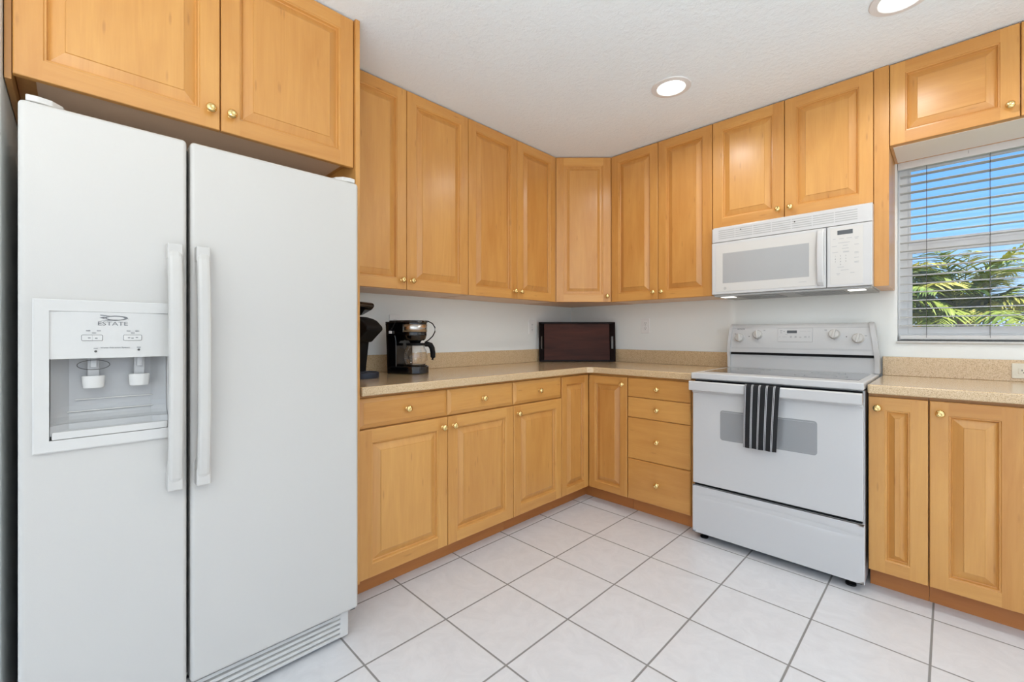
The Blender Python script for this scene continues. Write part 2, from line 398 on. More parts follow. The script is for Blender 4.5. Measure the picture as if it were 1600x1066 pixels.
def drawer_mesh(F, wd, ht, t=.02, bev=.018, drop=.008):
    s = MB(F); g = .0015; a0, a1, b0, b1 = g, wd-g, g, ht-g
    s.face([(a0, b0, 0), (a0, b1, 0), (a1, b1, 0), (a1, b0, 0)])
    board[0] += 1
    ring(s, a0, a1, b0, b1, 0, 0, 0, t-drop-.001, 'hhhh'); ring(s, a0, a1, b0, b1, 0, t-drop-.001, .001, t-drop, 'hhhh')
    ring(s, a0, a1, b0, b1, .001, t-drop, bev, t-.001, 'hhhh'); ring(s, a0, a1, b0, b1, bev, t-.001, bev+.001, t, 'hhhh')
    board[0] -= 1; boardquad(s, a0+bev+.001, a1-bev-.001, b0+bev+.001, b1-bev-.001, t, 'h')
    return s
def knob(F, a, b, parent, t=.02):
    R = F @ Matrix.Translation((a, b, t))
    s = MB(R); s.lathe([(0, 0), (.0085, 0), (.0085, .002), (.0055, .004), (.005, .010), (.0075, .013), (.0135, .016), (.0158, .0205), (.0152, .0245), (.011, .0285), (.006, .0300), (.0045, .0292), (0, .029)], (0, 0, 0), seg=20)
    return obj('knob', s, 'brass', parent, 'round brass knob')
def door(F, wd, ht, parent, k=None, **kw):
    d = obj('door', door_mesh(F, wd, ht, **kw), 'maple', parent, wn=False)
    if k: knob(F, k[0], k[1], d)
    return d
def drawer(F, wd, ht, parent, **kw):
    d = obj('drawer', drawer_mesh(F, wd, ht, **kw), 'maple', parent, wn=False)
    knob(F, wd/2, ht/2, d)
    return d

# ------------------------------------------------------------------ room shell
CH = 2.468
s = MB(); s.box(-.12, 5.12, -7.12, .12, -.1, 0, 0); struct('floor', s, 'floor_tile')
s = MB(); s.box(-.12, 5.12, -7.12, .12, CH, CH+.15, 0); struct('ceiling', s, 'ceiling_paint')
s = MB(); s.box(-.12, 0, -7.12, .12, 0, CH, 0); struct('wall_left', s, 'wall_paint')
WX0, WX1, WZ0, WZ1 = 2.196, 3.10, 1.112, 2.080
s = MB(); s.box(0, WX0, 0, .12, 0, CH, 0); s.box(WX1, 5.12, 0, .12, 0, CH, 0); s.box(WX0, WX1, 0, .12, 0, WZ0, 0); s.box(WX0, WX1, 0, .12, WZ1, CH, 0)
struct('wall_back', s, 'wall_paint')
s = MB(); s.box(5, 5.12, -7.12, 0, 0, .2, 0); s.box(5, 5.12, -7.12, 0, 2.35, CH, 0); s.box(5, 5.12, -1.5, 0, .2, 2.35, 0); s.box(5, 5.12, -7.12, -5.7, .2, 2.35, 0)
struct('wall_right', s, 'wall_paint')
s = MB(); s.box(0, 5, -7.12, -7, 0, .2, 0); s.box(0, 5, -7.12, -7, 2.35, CH, 0); s.box(0, .8, -7.12, -7, .2, 2.35, 0); s.box(4.4, 5, -7.12, -7, .2, 2.35, 0)
struct('wall_front', s, 'wall_paint')
s = MB(); s.box(0, .66, -3.40, -3.279, 0, CH, .004); struct('wall_stub', s, 'wall_paint')

# ------------------------------------------------------------------ base cabinets
D, ZB, ZT, ZM = .63, .095, .872, .740
TK = .55
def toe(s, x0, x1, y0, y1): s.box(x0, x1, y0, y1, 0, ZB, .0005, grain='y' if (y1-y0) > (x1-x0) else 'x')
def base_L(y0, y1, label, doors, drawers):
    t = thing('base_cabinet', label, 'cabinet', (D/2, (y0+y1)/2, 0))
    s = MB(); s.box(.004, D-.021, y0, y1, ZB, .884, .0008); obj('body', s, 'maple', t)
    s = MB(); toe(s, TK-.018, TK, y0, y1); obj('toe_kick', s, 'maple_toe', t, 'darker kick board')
    for a, b, k in doors: door(frame((D-.02, a, ZB), 'L'), b-a, ZM-ZB-.002, t, k)
    for a, b in drawers: drawer(frame((D-.02, a, ZM+.001), 'L'), b-a, ZT-ZM, t)
    return t
hk = ZM-ZB-.05
base_L(-2.294, -1.367, 'two-door maple base cabinet with two drawers, between the fridge and a single-door cabinet',
       [(-2.294, -1.831, (.463-.032, hk)), (-1.831, -1.367, (.034, hk))], [(-2.294, -1.831), (-1.831, -1.367)])
base_L(-1.366, -.926, 'single-door maple base cabinet with one drawer above, left of the inner corner', [(-1.366, -.926, (.034, hk))], [(-1.366, -.926)])
# corner cabinet with its L-shaped pair of doors
t = thing('corner_base_cabinet', 'corner maple base cabinet with two narrow doors meeting at the inner corner', 'cabinet', (.4, -.4, 0))
s = MB(); d = D-.021; s.prism([(.004, -.004), (.928, -.004), (.928, -d), (d, -d), (d, -.925), (.004, -.925)], 'z', ZB, .884, .0006, 1); obj('body', s, 'maple', t)
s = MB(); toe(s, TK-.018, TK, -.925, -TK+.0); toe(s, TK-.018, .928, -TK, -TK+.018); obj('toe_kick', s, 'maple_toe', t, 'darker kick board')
door(frame((D-.02, -.925, ZB), 'L'), .925-D-.001, ZT-ZB, t, st=.048)
door(frame((D+.001, -D+.02, ZB), 'B'), .929-D-.002, ZT-ZB-.002, t, (.929-D-.035, ZT-ZB-.05), st=.048)
# four-drawer cabinet
t = thing('drawer_cabinet', 'four-drawer maple base cabinet left of the stove', 'cabinet', (1.14, -.3, 0))
s = MB(); s.box(.930, 1.352, -d, -.004, ZB, .884, .0008); obj('body', s, 'maple', t)
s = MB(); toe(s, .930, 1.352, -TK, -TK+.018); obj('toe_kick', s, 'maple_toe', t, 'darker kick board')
for z0, z1 in ((.7475, .872), (.6185, .7475), (.3555, .6185), (ZB, .3555)): drawer(frame((.931, -D+.02, z0), 'B'), .409, z1-z0, t, bev=.004, drop=.003)
# right of the stove
def base_B(x0, x1, label, doors):
    t = thing('base_cabinet', label, 'cabinet', ((x0+x1)/2, -.3, 0))
    s = MB(); s.box(x0, x1, -d, -.004, ZB, .884, .0008); obj('body', s, 'maple', t)
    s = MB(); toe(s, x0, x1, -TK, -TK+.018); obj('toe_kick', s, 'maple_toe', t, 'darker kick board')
    for a, b in doors: door(frame((a, -D+.02, ZB), 'B'), b-a, ZT-ZB, t, (.033, ZT-ZB-.05))
base_B(2.137, 2.3335, 'narrow single-door maple base cabinet right of the stove, under the counter', [(2.137, 2.3335)])
base_B(2.3345, 2.860, 'wider maple base cabinet at the right edge, under the window counter', [(2.335, 2.594), (2.597, 2.858)])

# ------------------------------------------------------------------ countertops
CT = .925
def nose(s, pts): pass
t = thing('countertop', 'L-shaped speckled beige countertop running from the fridge round the corner to the stove', 'countertop', (.33, -.33, .885))
s = MB(); s.prism([(.002, -.002), (1.352, -.002), (1.352, -.655), (.685, -.655), (.655, -.685), (.655, -2.293), (.002, -2.293)], 'z', .885, CT, .006, 3); obj('worktop', s, 'counter_stone', t)
s = MB(); s.box(.002, .022, -2.293, -.002, CT, 1.027, .003); s.box(.022, 1.352, -.022, -.002, CT, 1.027, .003); obj('backsplash', s, 'counter_stone', t)
t = thing('countertop', 'straight speckled beige countertop under the window, right of the stove', 'countertop', (2.5, -.33, .885))
s = MB(); s.box(2.137, 2.875, -.655, -.002, .885, CT, .006, 3); obj('worktop', s, 'counter_stone', t)
s = MB(); s.box(2.137, 2.875, -.022, -.002, CT, 1.027, .003); obj('backsplash', s, 'counter_stone', t)

# ------------------------------------------------------------------ wall cabinets
UD, UZ0, UZ1 = .33, 1.386, 2.463
uw = .421
def upper(label, loc, boxdims, doors):
    t = thing('wall_cabinet', label, 'cabinet', loc)
    s = MB(); s.box(*boxdims, .0008); obj('body', s, 'maple', t)
    x0, x1, y0, y1, z0, z1 = boxdims; s = MB(); s.box(x0+.012, x1-.012, y0+.018, y1-.018, z0-.0015, z0+.004, .0005); obj('bottom_board', s, 'laminate_lit' if z0 > 2 else 'laminate_tan', t, 'pale underside')
    for F, wd, ht, k, kw in doors: door(F, wd, ht, t, k, **kw)
    return t
H = UZ1-UZ0
def uL(y0, y1, y2, label):
    upper(label, (.16, (y0+y2)/2, UZ0), (.003, UD-.021, y0, y2, UZ0+.002, CH-.003),
          [(frame((UD-.02, y0, UZ0), 'L'), y1-y0, H, (y1-y0-.03, .052), {}), (frame((UD-.02, y1, UZ0), 'L'), y2-y1, H, (.03, .052), {})])
uL(-2.294, -1.8806, -1.4535, 'tall two-door maple wall cabinet nearest the fridge, above the coffee makers')
uL(-1.4525, -1.0298, -.6225, 'tall two-door maple wall cabinet on the left wall beside the diagonal corner cabinet')
t = thing('corner_wall_cabinet', 'diagonal maple corner wall cabinet with a single door', 'cabinet', (.25, -.25, UZ0))
q = .02*.7071
s = MB(); s.prism([(.003, -.003), (.621, -.003), (.621, -.33+q), (.33-q, -.621), (.003, -.621)], 'z', UZ0+.002, CH-.003, .0006, 1); obj('body', s, 'maple', t)
F = frame((.33+.001-q, -.621+.001+q, UZ0), 'D'); wd = .291*1.41421-.003
door(F, wd, H, t, (wd-.03, .045))
def uB(x0, x1, x2, z0, label, ks=(1, 1), **kw):
    h = UZ1-z0
    upper(label, ((x0+x2)/2, -.16, z0), (x0, x2, -(UD-.021), -.003, z0+.002, CH-.003),
          [(frame((x0, -UD+.02, z0), 'B'), x1-x0, h, (x1-x0-.03, .052), kw), (frame((x1, -UD+.02, z0), 'B'), x2-x1, h, (.03, .052), kw)])
uB(.6235, .9885, 1.3485, UZ0, 'tall two-door maple wall cabinet between the corner and the microwave cabinet')
uB(1.3495, 1.7405, 2.1285, 1.802, 'short two-door maple wall cabinet mounted over the microwave')
uB(2.1875, 2.607, 3.03, 2.066, 'low maple wall cabinet above the window', hfield=True)
s = MB(); s.box(2.1295, 2.1865, -.33, -.003, UZ0, CH-.003, .001); tag(obj('side_panel', s, 'maple'), 'narrow vertical maple panel between the microwave and the window', 'panel')
# cabinet over the fridge with its end panels
OZ = 1.843
t = thing('fridge_wall_cabinet', 'deep two-door maple cabinet over the white fridge', 'cabinet', (.31, -2.79, OZ))
s = MB(); s.box(.003, D-.021, -3.262, -2.317, OZ+.03, CH-.003, .0008); obj('body', s, 'maple', t)
s = MB(); s.box(.02, D-.04, -3.222, -2.337, OZ+.026, OZ+.034, .0005); obj('bottom_board', s, 'laminate_tan', t, 'pale underside')
F = frame((D-.02, -3.2625, OZ), 'L'); door(F, .4715, UZ1-OZ, t, (.4715-.03, .062))
F = frame((D-.02, -2.791, OZ), 'L'); door(F, .474, UZ1-OZ, t, (.03, .062))
s = MB(); s.box(.003, .612, -3.277, -3.2635, OZ-.01, CH-.003, .001); obj('side_panel', s, 'maple', t)
s = MB(); s.prism([(.003, 0), (TK, 0), (TK, ZB), (D+.012, ZB), (D+.012, CH-.003), (.003, CH-.003)], 'y', -2.3155, -2.2965, .0015); tag(obj('end_panel', s, 'maple'), 'full-height maple end panel between the fridge and the wall cabinets', 'panel')

# ------------------------------------------------------------------ refrigerator
FX, FR, FS, FL = .82, -2.388, -2.9076, -3.240
t = thing('refrigerator', 'large white side-by-side refrigerator with ice and water dispenser, left of the counter', 'refrigerator', (.42, -2.814, 0))
s = MB(); s.box(.05, .742, FL+.004, FR-.004, .03, 1.712, .006); obj('body', s, 'plastic_white', t)
s = MB(); s.box(.742, .758, FL+.012, FR-.012, .12, 1.705, .001); obj('gasket', s, 'gasket', t, 'grey door seal')
def cutbox(o, dims, b):
    c = MB(); c.box(*dims, b, 3); me = c.mesh('cut', root_of(o).location); co = bpy.data.objects.new('cut', me); C.objects.link(co)
    co.parent = o.parent; bpy.context.view_layer.update()
    md = o.modifiers.new('b', 'BOOLEAN'); md.operation = 'DIFFERENCE'; md.object = co; md.solver = 'EXACT'
    bpy.context.view_layer.update()
    dg = bpy.context.evaluated_depsgraph_get(); nm = bpy.data.meshes.new_from_object(o.evaluated_get(dg)); o.modifiers.remove(md)
    o.data = nm; bpy.data.objects.remove(co)
dl = MB(); dl.box(.758, FX, FL, FS-.004, .118, 1.714, .011, 4)
dl = obj('door', dl, 'fridge_white', t, 'narrower freezer door with the dispenser', wn=False)
cutbox(dl, (FX-.012, FX+.1, -3.2135, -2.9425, .858, 1.2335), .004)
cutbox(dl, (FX-.056, FX+.1, -3.189, -2.955, .884, 1.09), .002)
md = dl.modifiers.new('wn', 'WEIGHTED_NORMAL'); md.keep_sharp = True
dr = MB(); dr.box(.758, FX, FS+.004, FR, .118, 1.714, .011, 4); dr = obj('door', dr, 'fridge_white', t, 'wider fridge door')
F = frame((FX, 0, 0), 'L')
# dispenser
s = MB(F); a0, a1, b0, b1 = -3.2175, -2.9405, .853, 1.2355
ip = (-3.188, -2.9555, .883, 1.205)
def fr(s, a0, a1, b0, b1, c0, c1, i0, i1, i2, i3, ch=.004, top=0):
    O = [(a0, b0), (a1, b0), (a1, b1), (a0, b1)]; I = [(i0, i2), (i1, i2), (i1, i3), (i0, i3)]
    sgn = [(1, 1), (-1, 1), (-1, -1), (1, -1)]
    for e in range(4):
        f = (e+1) % 4
        o0, o1, n0, n1 = O[e], O[f], I[e], I[f]; g0, g1 = sgn[e], sgn[f]
        s.face([(*o0, c0), (*o1, c0), (o1[0]+g1[0]*ch*.3, o1[1]+g1[1]*ch*.3, c1-ch*.3), (o0[0]+g0[0]*ch*.3, o0[1]+g0[1]*ch*.3, c1-ch*.3)])
        s.face([(o0[0]+g0[0]*ch*.3, o0[1]+g0[1]*ch*.3, c1-ch*.3), (o1[0]+g1[0]*ch*.3, o1[1]+g1[1]*ch*.3, c1-ch*.3), (o1[0]+g1[0]*ch, o1[1]+g1[1]*ch, c1), (o0[0]+g0[0]*ch, o0[1]+g0[1]*ch, c1)])
        s.face([(o0[0]+g0[0]*ch, o0[1]+g0[1]*ch, c1), (o1[0]+g1[0]*ch, o1[1]+g1[1]*ch, c1), (*n1, c1-.001), (*n0, c1-.001)])
        s.face([(*n0, c1-.001), (*n1, c1-.001), (*n1, c0), (*n0, c0)])
fr(s, a0, a1, b0, b1, -.011, .009, *ip)
sur = obj('dispenser', s, 'plastic_white', t)
# control fascia, gently bowed outwards
s = MB(F); n = 12
xs = [ip[0]+(ip[1]-ip[0])*k/n for k in range(n+1)]
bow = lambda a: .004+.005*(1-((a-(ip[0]+ip[1])/2)/((ip[1]-ip[0])/2))**2)
for k in range(n):
    a, b = xs[k], xs[k+1]
    s.face([(a, 1.085, bow(a)), (b, 1.085, bow(b)), (b, 1.2045, bow(b)), (a, 1.2045, bow(a))])
    s.face([(a, 1.085, -.05), (b, 1.085, -.05), (b, 1.085, bow(b)), (a, 1.085, bow(a))])
    s.face([(a, 1.2045, bow(a)), (b, 1.2045, bow(b)), (b, 1.2045, -.008), (a, 1.2045, -.008)])
me = s.mesh('control_panel', t.location); fas = obj('control_panel', me, 'plastic_white', sur)
G = F @ Matrix.Translation((0, 0, .0095))
text('lettering', 'ESTATE', .0145, G @ Matrix.Translation((-3.072, 1.1745, 0)), 'print_grey', sur, sx=1.25)
text('lettering', 'Water Filtration System', .0052, G @ Matrix.Translation((-3.067, 1.1115, 0)), 'print_grey', sur, sx=1.15)
s = MB(G); n = 24
for (cx, cy, rx, ry, w0) in ((-3.065, 1.190, .023, .0062, .0016),):
    for k in range(n):
        p = []
        for q_, kk in ((0, k), (0, k+1), (1, k+1), (1, k)):
            an = 2*math.pi*kk/n; th = 1-q_*(.12+.25*(1+math.sin(an+.6))/2)
            p.append((cx+rx*th*math.cos(an), cy+ry*(th if q_ == 0 else th-.1)*math.sin(an), 0))
        s.face(p)
s.face([(-3.0965, 1.1965, 0), (-3.096, 1.1955, 0), (-3.072, 1.1945, 0), (-3.0965, 1.198, 0)]); s.face([(-3.0965, 1.183, 0), (-3.068, 1.1825, 0), (-3.050, 1.1855, 0), (-3.082, 1.1855, 0)])
s.face([(-3.098, 1.190, 0), (-3.088, 1.187, 0), (-3.088, 1.193, 0)])
obj('emblem', s, 'print_grey', sur, wn=False)
for a, b in ((-3.1315, -3.0915), (-3.0515, -3.0135)):
    s = plate(F, a, b, 1.130, 1.1455, .004, .0102, .003, .0006); bt = obj('button', s, 'gasket', sur, wn=False)
    s = plate(F, a+.0007, b-.0007, 1.1307, 1.1448, .004, .0106, .0025, .0004); obj('button_face', s, 'plastic_white', sur, wn=False)
s = MB(G)
for a, b in ((-3.117, 1.1375), (-3.104, 1.1365), (-3.040, 1.1375), (-3.033, 1.1365), (-3.024, 1.138)): s.box(a-.0025, a+.0025, b-.001, b+.0012, .001, .0013, 0)
for a, b in ((-3.119, 1.156), (-3.099, 1.156), (-3.041, 1.156), (-3.023, 1.156), (-3.108, 1.1505), (-3.032, 1.1505), (-3.105, 1.1105), (-3.020, 1.1115)): s.box(a-.004, a+.004, b-.0007, b+.0007, -.001, .0004, 0)
s.box(-3.1115, -3.1112, 1.131, 1.1445, .001, .0013, 0)
obj('button_marks', s, 'print_grey', sur, wn=False)
for a, b in ((-3.105, 1.1025), (-3.020, 1.105)): s = MB(G); s.lathe([(0, -.001), (.0028, -.001), (.0028, .0006), (0, .0006)], (a, b, 0), seg=12); obj('indicator', s, 'gasket', sur, wn=False)
# recess liner: sloping back and curved bottom
s = MB(F); prof = []
for k in range(9):
    u_ = k/8; prof.append((1.088-.115*u_, -.054+.004*u_))
for k in range(1, 7):
    an = math.radians(90*k/6); prof.append((.973-.055*math.sin(an)*1.0, -.050+.03*(1-math.cos(an))))
prof += [(.905, -.012), (.893, .004)]
nn = 14
for (z0, c0), (z1, c1) in zip(prof, prof[1:]):
    for k in range(nn):
        a, b = ip[0]+.001+(ip[1]-ip[0]-.002)*k/nn, ip[0]+.001+(ip[1]-ip[0]-.002)*(k+1)/nn
        def dd(x, c): 
            m_ = abs((x-(ip[0]+ip[1])/2)/((ip[1]-ip[0])/2)); return c+.020*max(0, m_-.72)/.28*max(0, 1-0*c)
        s.face([(a, z1, min(dd(a, c1), .003)), (b, z1, min(dd(b, c1), .003)), (b, z0, min(dd(b, c0), .003)), (a, z0, min(dd(a, c0), .003))])
obj('recess_liner', s, 'plastic_grey', sur)
s = MB(F); s.box(ip[0]+.004, ip[1]-.002, .884, .903, -.045, .010, .003); s.box(ip[0]+.03, ip[1]-.03, .9435, .946, -.046, -.040, .001); s.box(ip[0]+.045, ip[1]-.03, .9735, .976, -.054, -.045, .001)
obj('drip_tray', s, 'plastic_white', sur)
for a, wdt in ((-3.1085, .021), (-3.0165, .021)):
    s = MB(F); s.box(a-.0115, a+.0115, 1.035, 1.088, -.030, -.016, .003); s.box(a-.006, a+.006, 1.06, 1.088, -.02, -.008, .002)
    o = obj('dispenser_paddle', s, 'plastic_grey', sur)
    s = MB(F); R = F @ Matrix.Translation((a, 0, -.020)) @ Matrix.Rotation(-math.pi/2, 4, 'X')
    s = MB(R); s.lathe([(0, 1.006), (wdt-.002, 1.006), (wdt, 1.008), (wdt+.002, 1.036), (wdt, 1.038), (wdt-.002, 1.034), (wdt-.003, 1.012), (0, 1.010)], (0, 0, 0), seg=28, sy=.62)
    obj('cup_cradle', s, 'plastic_white', o)
s = MB(F); s.tube([(-3.1085+.031*math.cos(2*math.pi*k/36), 1.069+.0125*math.sin(2*math.pi*k/36)-.002, -.006) for k in range(37)], .0009, 6); obj('funnel_ring', s, 'gasket', sur)
# handles
for a0, a1, dobj in ((-2.9600, -2.9260, dl), (-2.8935, -2.8605, dr)):
    s = MB(F); n = 26; zs = [.715+(1.392-.715)*k/n for k in range(n+1)]
    def sec(z):
        u_ = (z-.715)/(1.392-.715); c = .030+.030*min(1, math.sin(math.pi*u_)**.55); return c
    def loop(z):
        c = sec(z); base = c-.020 if .055 < (z-.715) < .615 else -.003
        return [(a0, base), (a0+.0005, c-.006), (a0+.004, c-.0015), (a0+.010, c), (a1-.010, c), (a1-.004, c-.0015), (a1-.0005, c-.006), (a1, base)]
    for z0, z1 in zip(zs, zs[1:]):
        A, B = loop(z0), loop(z1); m_ = len(A)
        for i in range(m_):
            j = (i+1) % m_; s.face([(A[i][0], z0, A[i][1]), (A[j][0], z0, A[j][1]), (B[j][0], z1, B[j][1]), (B[i][0], z1, B[i][1])][::-1])
    for z, rv in ((zs[0], 0), (zs[-1], 1)):
        f_ = [(p[0], z, p[1]) for p in loop(z)]; s.face(f_ if not rv else f_[::-1])
    h = obj('handle', s, 'fridge_white', dobj, wn=False)
    for z0, z1 in ((.706, .757), (1.358, 1.404)):
        s = MB(F); s.box(a0-.001, a1+.001, z0, z1, -.002, .036 if z0 < 1 else .034, .004, 3); obj('handle_cap', s, 'fridge_white', h)
# hinge covers
for cy, sg in ((-3.228, 1), (-2.398, -1)):
    s = MB(); pts = [(.60, cy), (.812, cy), (.815, cy+sg*.02), (.808, cy+sg*.045), (.785, cy+sg*.064), (.75, cy+sg*.072), (.60, cy+sg*.072)]
    s.prism(pts if sg > 0 else pts[::-1], 'z', 1.715, 1.731, .003, 3); obj('hinge_cover', s, 'plastic_white', t)
# base grille
s = MB(); s.box(.752, .766, -3.228, -2.445, .018, .108, .001); obj('grille_back', s, 'gasket', t)
s = MB()
for k in range(5): s.prism([(.764, .020+.0185*k), (.790, .016+.0185*k), (.790, .027+.0185*k), (.764, .031+.0185*k)], 'y', -3.225, -2.44, .0015)
s.box(.76, .790, -2.446, -2.412, .012, .108, .006, 3); s.box(.76, .790, -3.236, -3.225, .012, .108, .003); s.box(.764, .786, -2.475, -2.446, .085, .108, .001)
obj('base_grille', s, 'plastic_white', t)
for y in (-3.19, -2.44):
    for x in (.10, .70): s = MB(); s.lathe([(0, .002), (.02, .002), (.02, .034), (0, .034)], (x, y, 0), seg=16); obj('foot', s, 'black', t)
s = MB(); s.box(.74, .80, -2.410, -2.392, .106, .116, .001); obj('hinge', s, 'gasket', t)

# ------------------------------------------------------------------ stove
SX0, SX1 = 1.370, 2.130
t = thing('stove', 'white freestanding electric range with glass cooktop between the base cabinets', 'stove', (1.75, -.35, 0))
s = MB(); s.box(SX0+.003, SX1-.003, -.640, -.03, .028, .895, .002); obj('body', s, 'appliance_white', t)
s = MB(); s.box(SX0+.010, SX1-.010, -.668, -.640, .032, .890, .001); obj('gap_shade', s, 'black', t, 'black slab for the shaded gap behind the door and drawer')  # black slab painting the shade in the gap behind door and drawer
for x in (SX0+.045, SX1-.055):
    for y in (-.625, -.08):
        s = MB(); s.lathe([(0, 0), (.021, 0), (.021, .008), (.012, .012), (.010, .034), (0, .034)], (x, y, 0), seg=18); obj('foot', s, 'black', t)
# cooktop
s = MB(); s.box(SX0, SX1, -.700, -.10, .900, .934, .006, 4)
ct_ = obj('cooktop', s, 'appliance_white', t)
s = MB(); s.prism([(SX0+.030, -.585), (SX1-.030, -.585), (SX1-.030, -.150), (SX0+.030, -.150)], 'z', .930, .9352, .0008, 1); obj('glass_surface', s, 'cooktop_glass', t)
for (x, y, r) in ((1.56, -.46, .09), (1.93, -.46, .11), (1.56, -.245, .085), (1.93, -.245, .075)):
    for rr in (r, r*.62):
        n = 48; s = MB()
        for k in range(n):
            a, b = 2*math.pi*k/n, 2*math.pi*(k+1)/n
            s.face([(x+rr*math.cos(a), y+rr*math.sin(a), .9356), (x+(rr+.002)*math.cos(a), y+(rr+.002)*math.sin(a), .9356), (x+(rr+.002)*math.cos(b), y+(rr+.002)*math.sin(b), .9356), (x+rr*math.cos(b), y+rr*math.sin(b), .9356)])
        obj('burner_ring', s, 'print_grey', t, wn=False)
# backguard: body narrows upward and leans back
s = MB(); pts = [(-.10, .934), (-.10, 1.018), (-.088, 1.018), (-.088, 1.034), (-.118, 1.034), (-.112, 1.10), (-.100, 1.185), (-.090, 1.203), (-.072, 1.212), (-.045, 1.206), (-.03, 1.18), (-.03, .934)]
def guard(s, pts, x0, x1):
    def tx(z, sd):
        u_ = max(0, (z-1.0)/.21); return (x0+.014*u_**1.6) if sd == 0 else (x1-.026*u_**1.6)
    A = [(tx(z, 0), y, z) for y, z in pts]; B = [(tx(z, 1), y, z) for y, z in pts]; n = len(pts)
    bm = bmesh.new(); a = [bm.verts.new(p) for p in A]; b = [bm.verts.new(p) for p in B]
    bm.faces.new(a); bm.faces.new(b[::-1])
    for i in range(n): bm.faces.new((a[i], b[i], b[(i+1) % n], a[(i+1) % n]))
    bmesh.ops.recalc_face_normals(bm, faces=bm.faces[:]); bmesh.ops.triangulate(bm, faces=[f for f in bm.faces if len(f.verts) > 4])
    s.dump(bm)
guard(s, pts, SX0-.004, SX1+.002); bg_ = obj('backguard', s, 'appliance_white', t, wn=False)
s = MB(); s.box(SX0+.012, SX1-.012, -.1035, -.086, 1.0185, 1.0335, 0); obj('vent_slot', s, 'black', bg_, 'black vent slot')
# end caps of the backguard
for x0, x1, sg in ((SX0-.005, SX0+.012, 0), (SX1-.018, SX1+.003, 1)):
    s = MB(); pts2 = [(-.112, .936), (-.114, 1.00), (-.126, 1.034), (-.121, 1.10), (-.108, 1.188), (-.094, 1.208), (-.072, 1.216), (-.04, 1.21), (-.026, 1.18), (-.026, .936)]
    def tx(z): u_ = max(0, (z-1.0)/.21); return (.014 if sg == 0 else -.026)*u_**1.6
    bm = bmesh.new(); a = [bm.verts.new((x0+tx(z), y, z)) for y, z in pts2]; b = [bm.verts.new((x1+tx(z), y, z)) for y, z in pts2]; n = len(a)
    bm.faces.new(a); bm.faces.new(b[::-1])
    for i in range(n): bm.faces.new((a[i], b[i], b[(i+1) % n], a[(i+1) % n]))
    bmesh.ops.recalc_face_normals(bm, faces=bm.faces[:]); s.dump(bm); obj('end_cap', s, 'appliance_white', bg_, wn=False)
# frame lying on the leaning control face: a = x, b = height along the face from z 1.034
tl = math.atan2(.018, .151)
G = Matrix.Translation((0, -.1185, 1.034)) @ Matrix.Rotation(math.pi/2-tl, 4, 'X')
def gk(x, z): return (x, (z-1.034)/math.cos(tl))
for x, z in ((1.4405, 1.1255), (1.5445, 1.146), (1.9355, 1.1485), (2.0420, 1.1255)):
    a, b = gk(x, z); R = G @ Matrix.Translation((a, b, 0))
    s = MB(R); s.lathe([(0, 0), (.0285, 0), (.0285, .004), (.0262, .006), (.0242, .021), (.0215, .0238), (0, .0238)], (0, 0, 0), seg=36)
    k_ = obj('burner_knob', s, 'plastic_white', t)
    s = MB(R @ Matrix.Rotation(math.radians(8 if x < 1.7 else -12), 4, 'Z')); s.box(-.006, .006, -.025, .025, .018, .033, .003, 3); obj('grip', s, 'plastic_white', k_)
    s = MB(R); s.box(-.004, .004, -.034, -.026, 0, .0012, .0005); obj('pointer_mark', s, 'print_light', k_)
F2 = G
s = MB(G)
for (x, z, w_, h_) in ((1.412, 1.150, .004, .004), (1.580, 1.172, .005, .003), (1.895, 1.172, .006, .003), (2.075, 1.140, .006, .003)):
    a, b = gk(x, z); s.box(a-w_, a+w_, b-h_, b+h_, -.001, .0006, 0)
for z in (1.187, 1.058, 1.063):
    a, b = gk(0, z); s.box(SX0+.02, SX1-.03, b-.0006, b+.0006, -.001, .0006, 0)
obj('panel_marks', s, 'print_light', bg_, wn=False)
for x in (1.4935, 1.9905):
    s = MB(G); a, b = gk(x, 1.134); s.lathe([(0, -.001), (.0028, -.001), (.0028, .0012), (0, .0012)], (a, b, 0), seg=12)
    obj('indicator', s, 'slot_dark', bg_, wn=False)
a, b = gk(1.445, 1.180); text('lettering', 'ESTATE', .012, G @ Matrix.Translation((a, b, .0008)), 'print_grey', bg_, sx=1.1)
# clock fascia
a0, b0 = gk(1.654, 1.102); a1, b1 = gk(1.833, 1.184)
s = plate(G, a0, a1, b0, b1, 0, .0022, .003, .0006); ck = obj('clock_panel', s, 'print_light', bg_, wn=False)
s = plate(G, a0+.0012, a1-.0012, b0+.0012, b1-.0012, 0, .0027, .002, .0003); obj('clock_face', s, 'appliance_white', ck, wn=False)
s = plate(G, gk(1.703, 0)[0], gk(1.754, 0)[0], gk(0, 1.154)[1], gk(0, 1.1705)[1], .0005, .0036, .001, .0003); obj('display', s, 'display', ck, 'dark clock display', wn=False)
s = MB(G)
for x, z, w_, h_ in ((1.672, 1.169, .006, .003), (1.672, 1.157, .005, .002), (1.688, 1.165, .004, .003), (1.70, 1.147, .006, .001), (1.785, 1.164, .016, .0008), (1.814, 1.164, .009, .0008), (1.665, 1.132, .004, .001), (1.690, 1.132, .012, .001), (1.724, 1.132, .004, .0055), (1.748, 1.132, .005, .0050), (1.772, 1.130, .005, .0030), (1.797, 1.132, .006, .0035), (1.815, 1.132, .004, .0025)):
    a, b = gk(x, z); s.box(a-w_, a+w_, b-h_, b+h_, .002, .0029, 0)
obj('panel_marks', s, 'print_light', ck, wn=False)
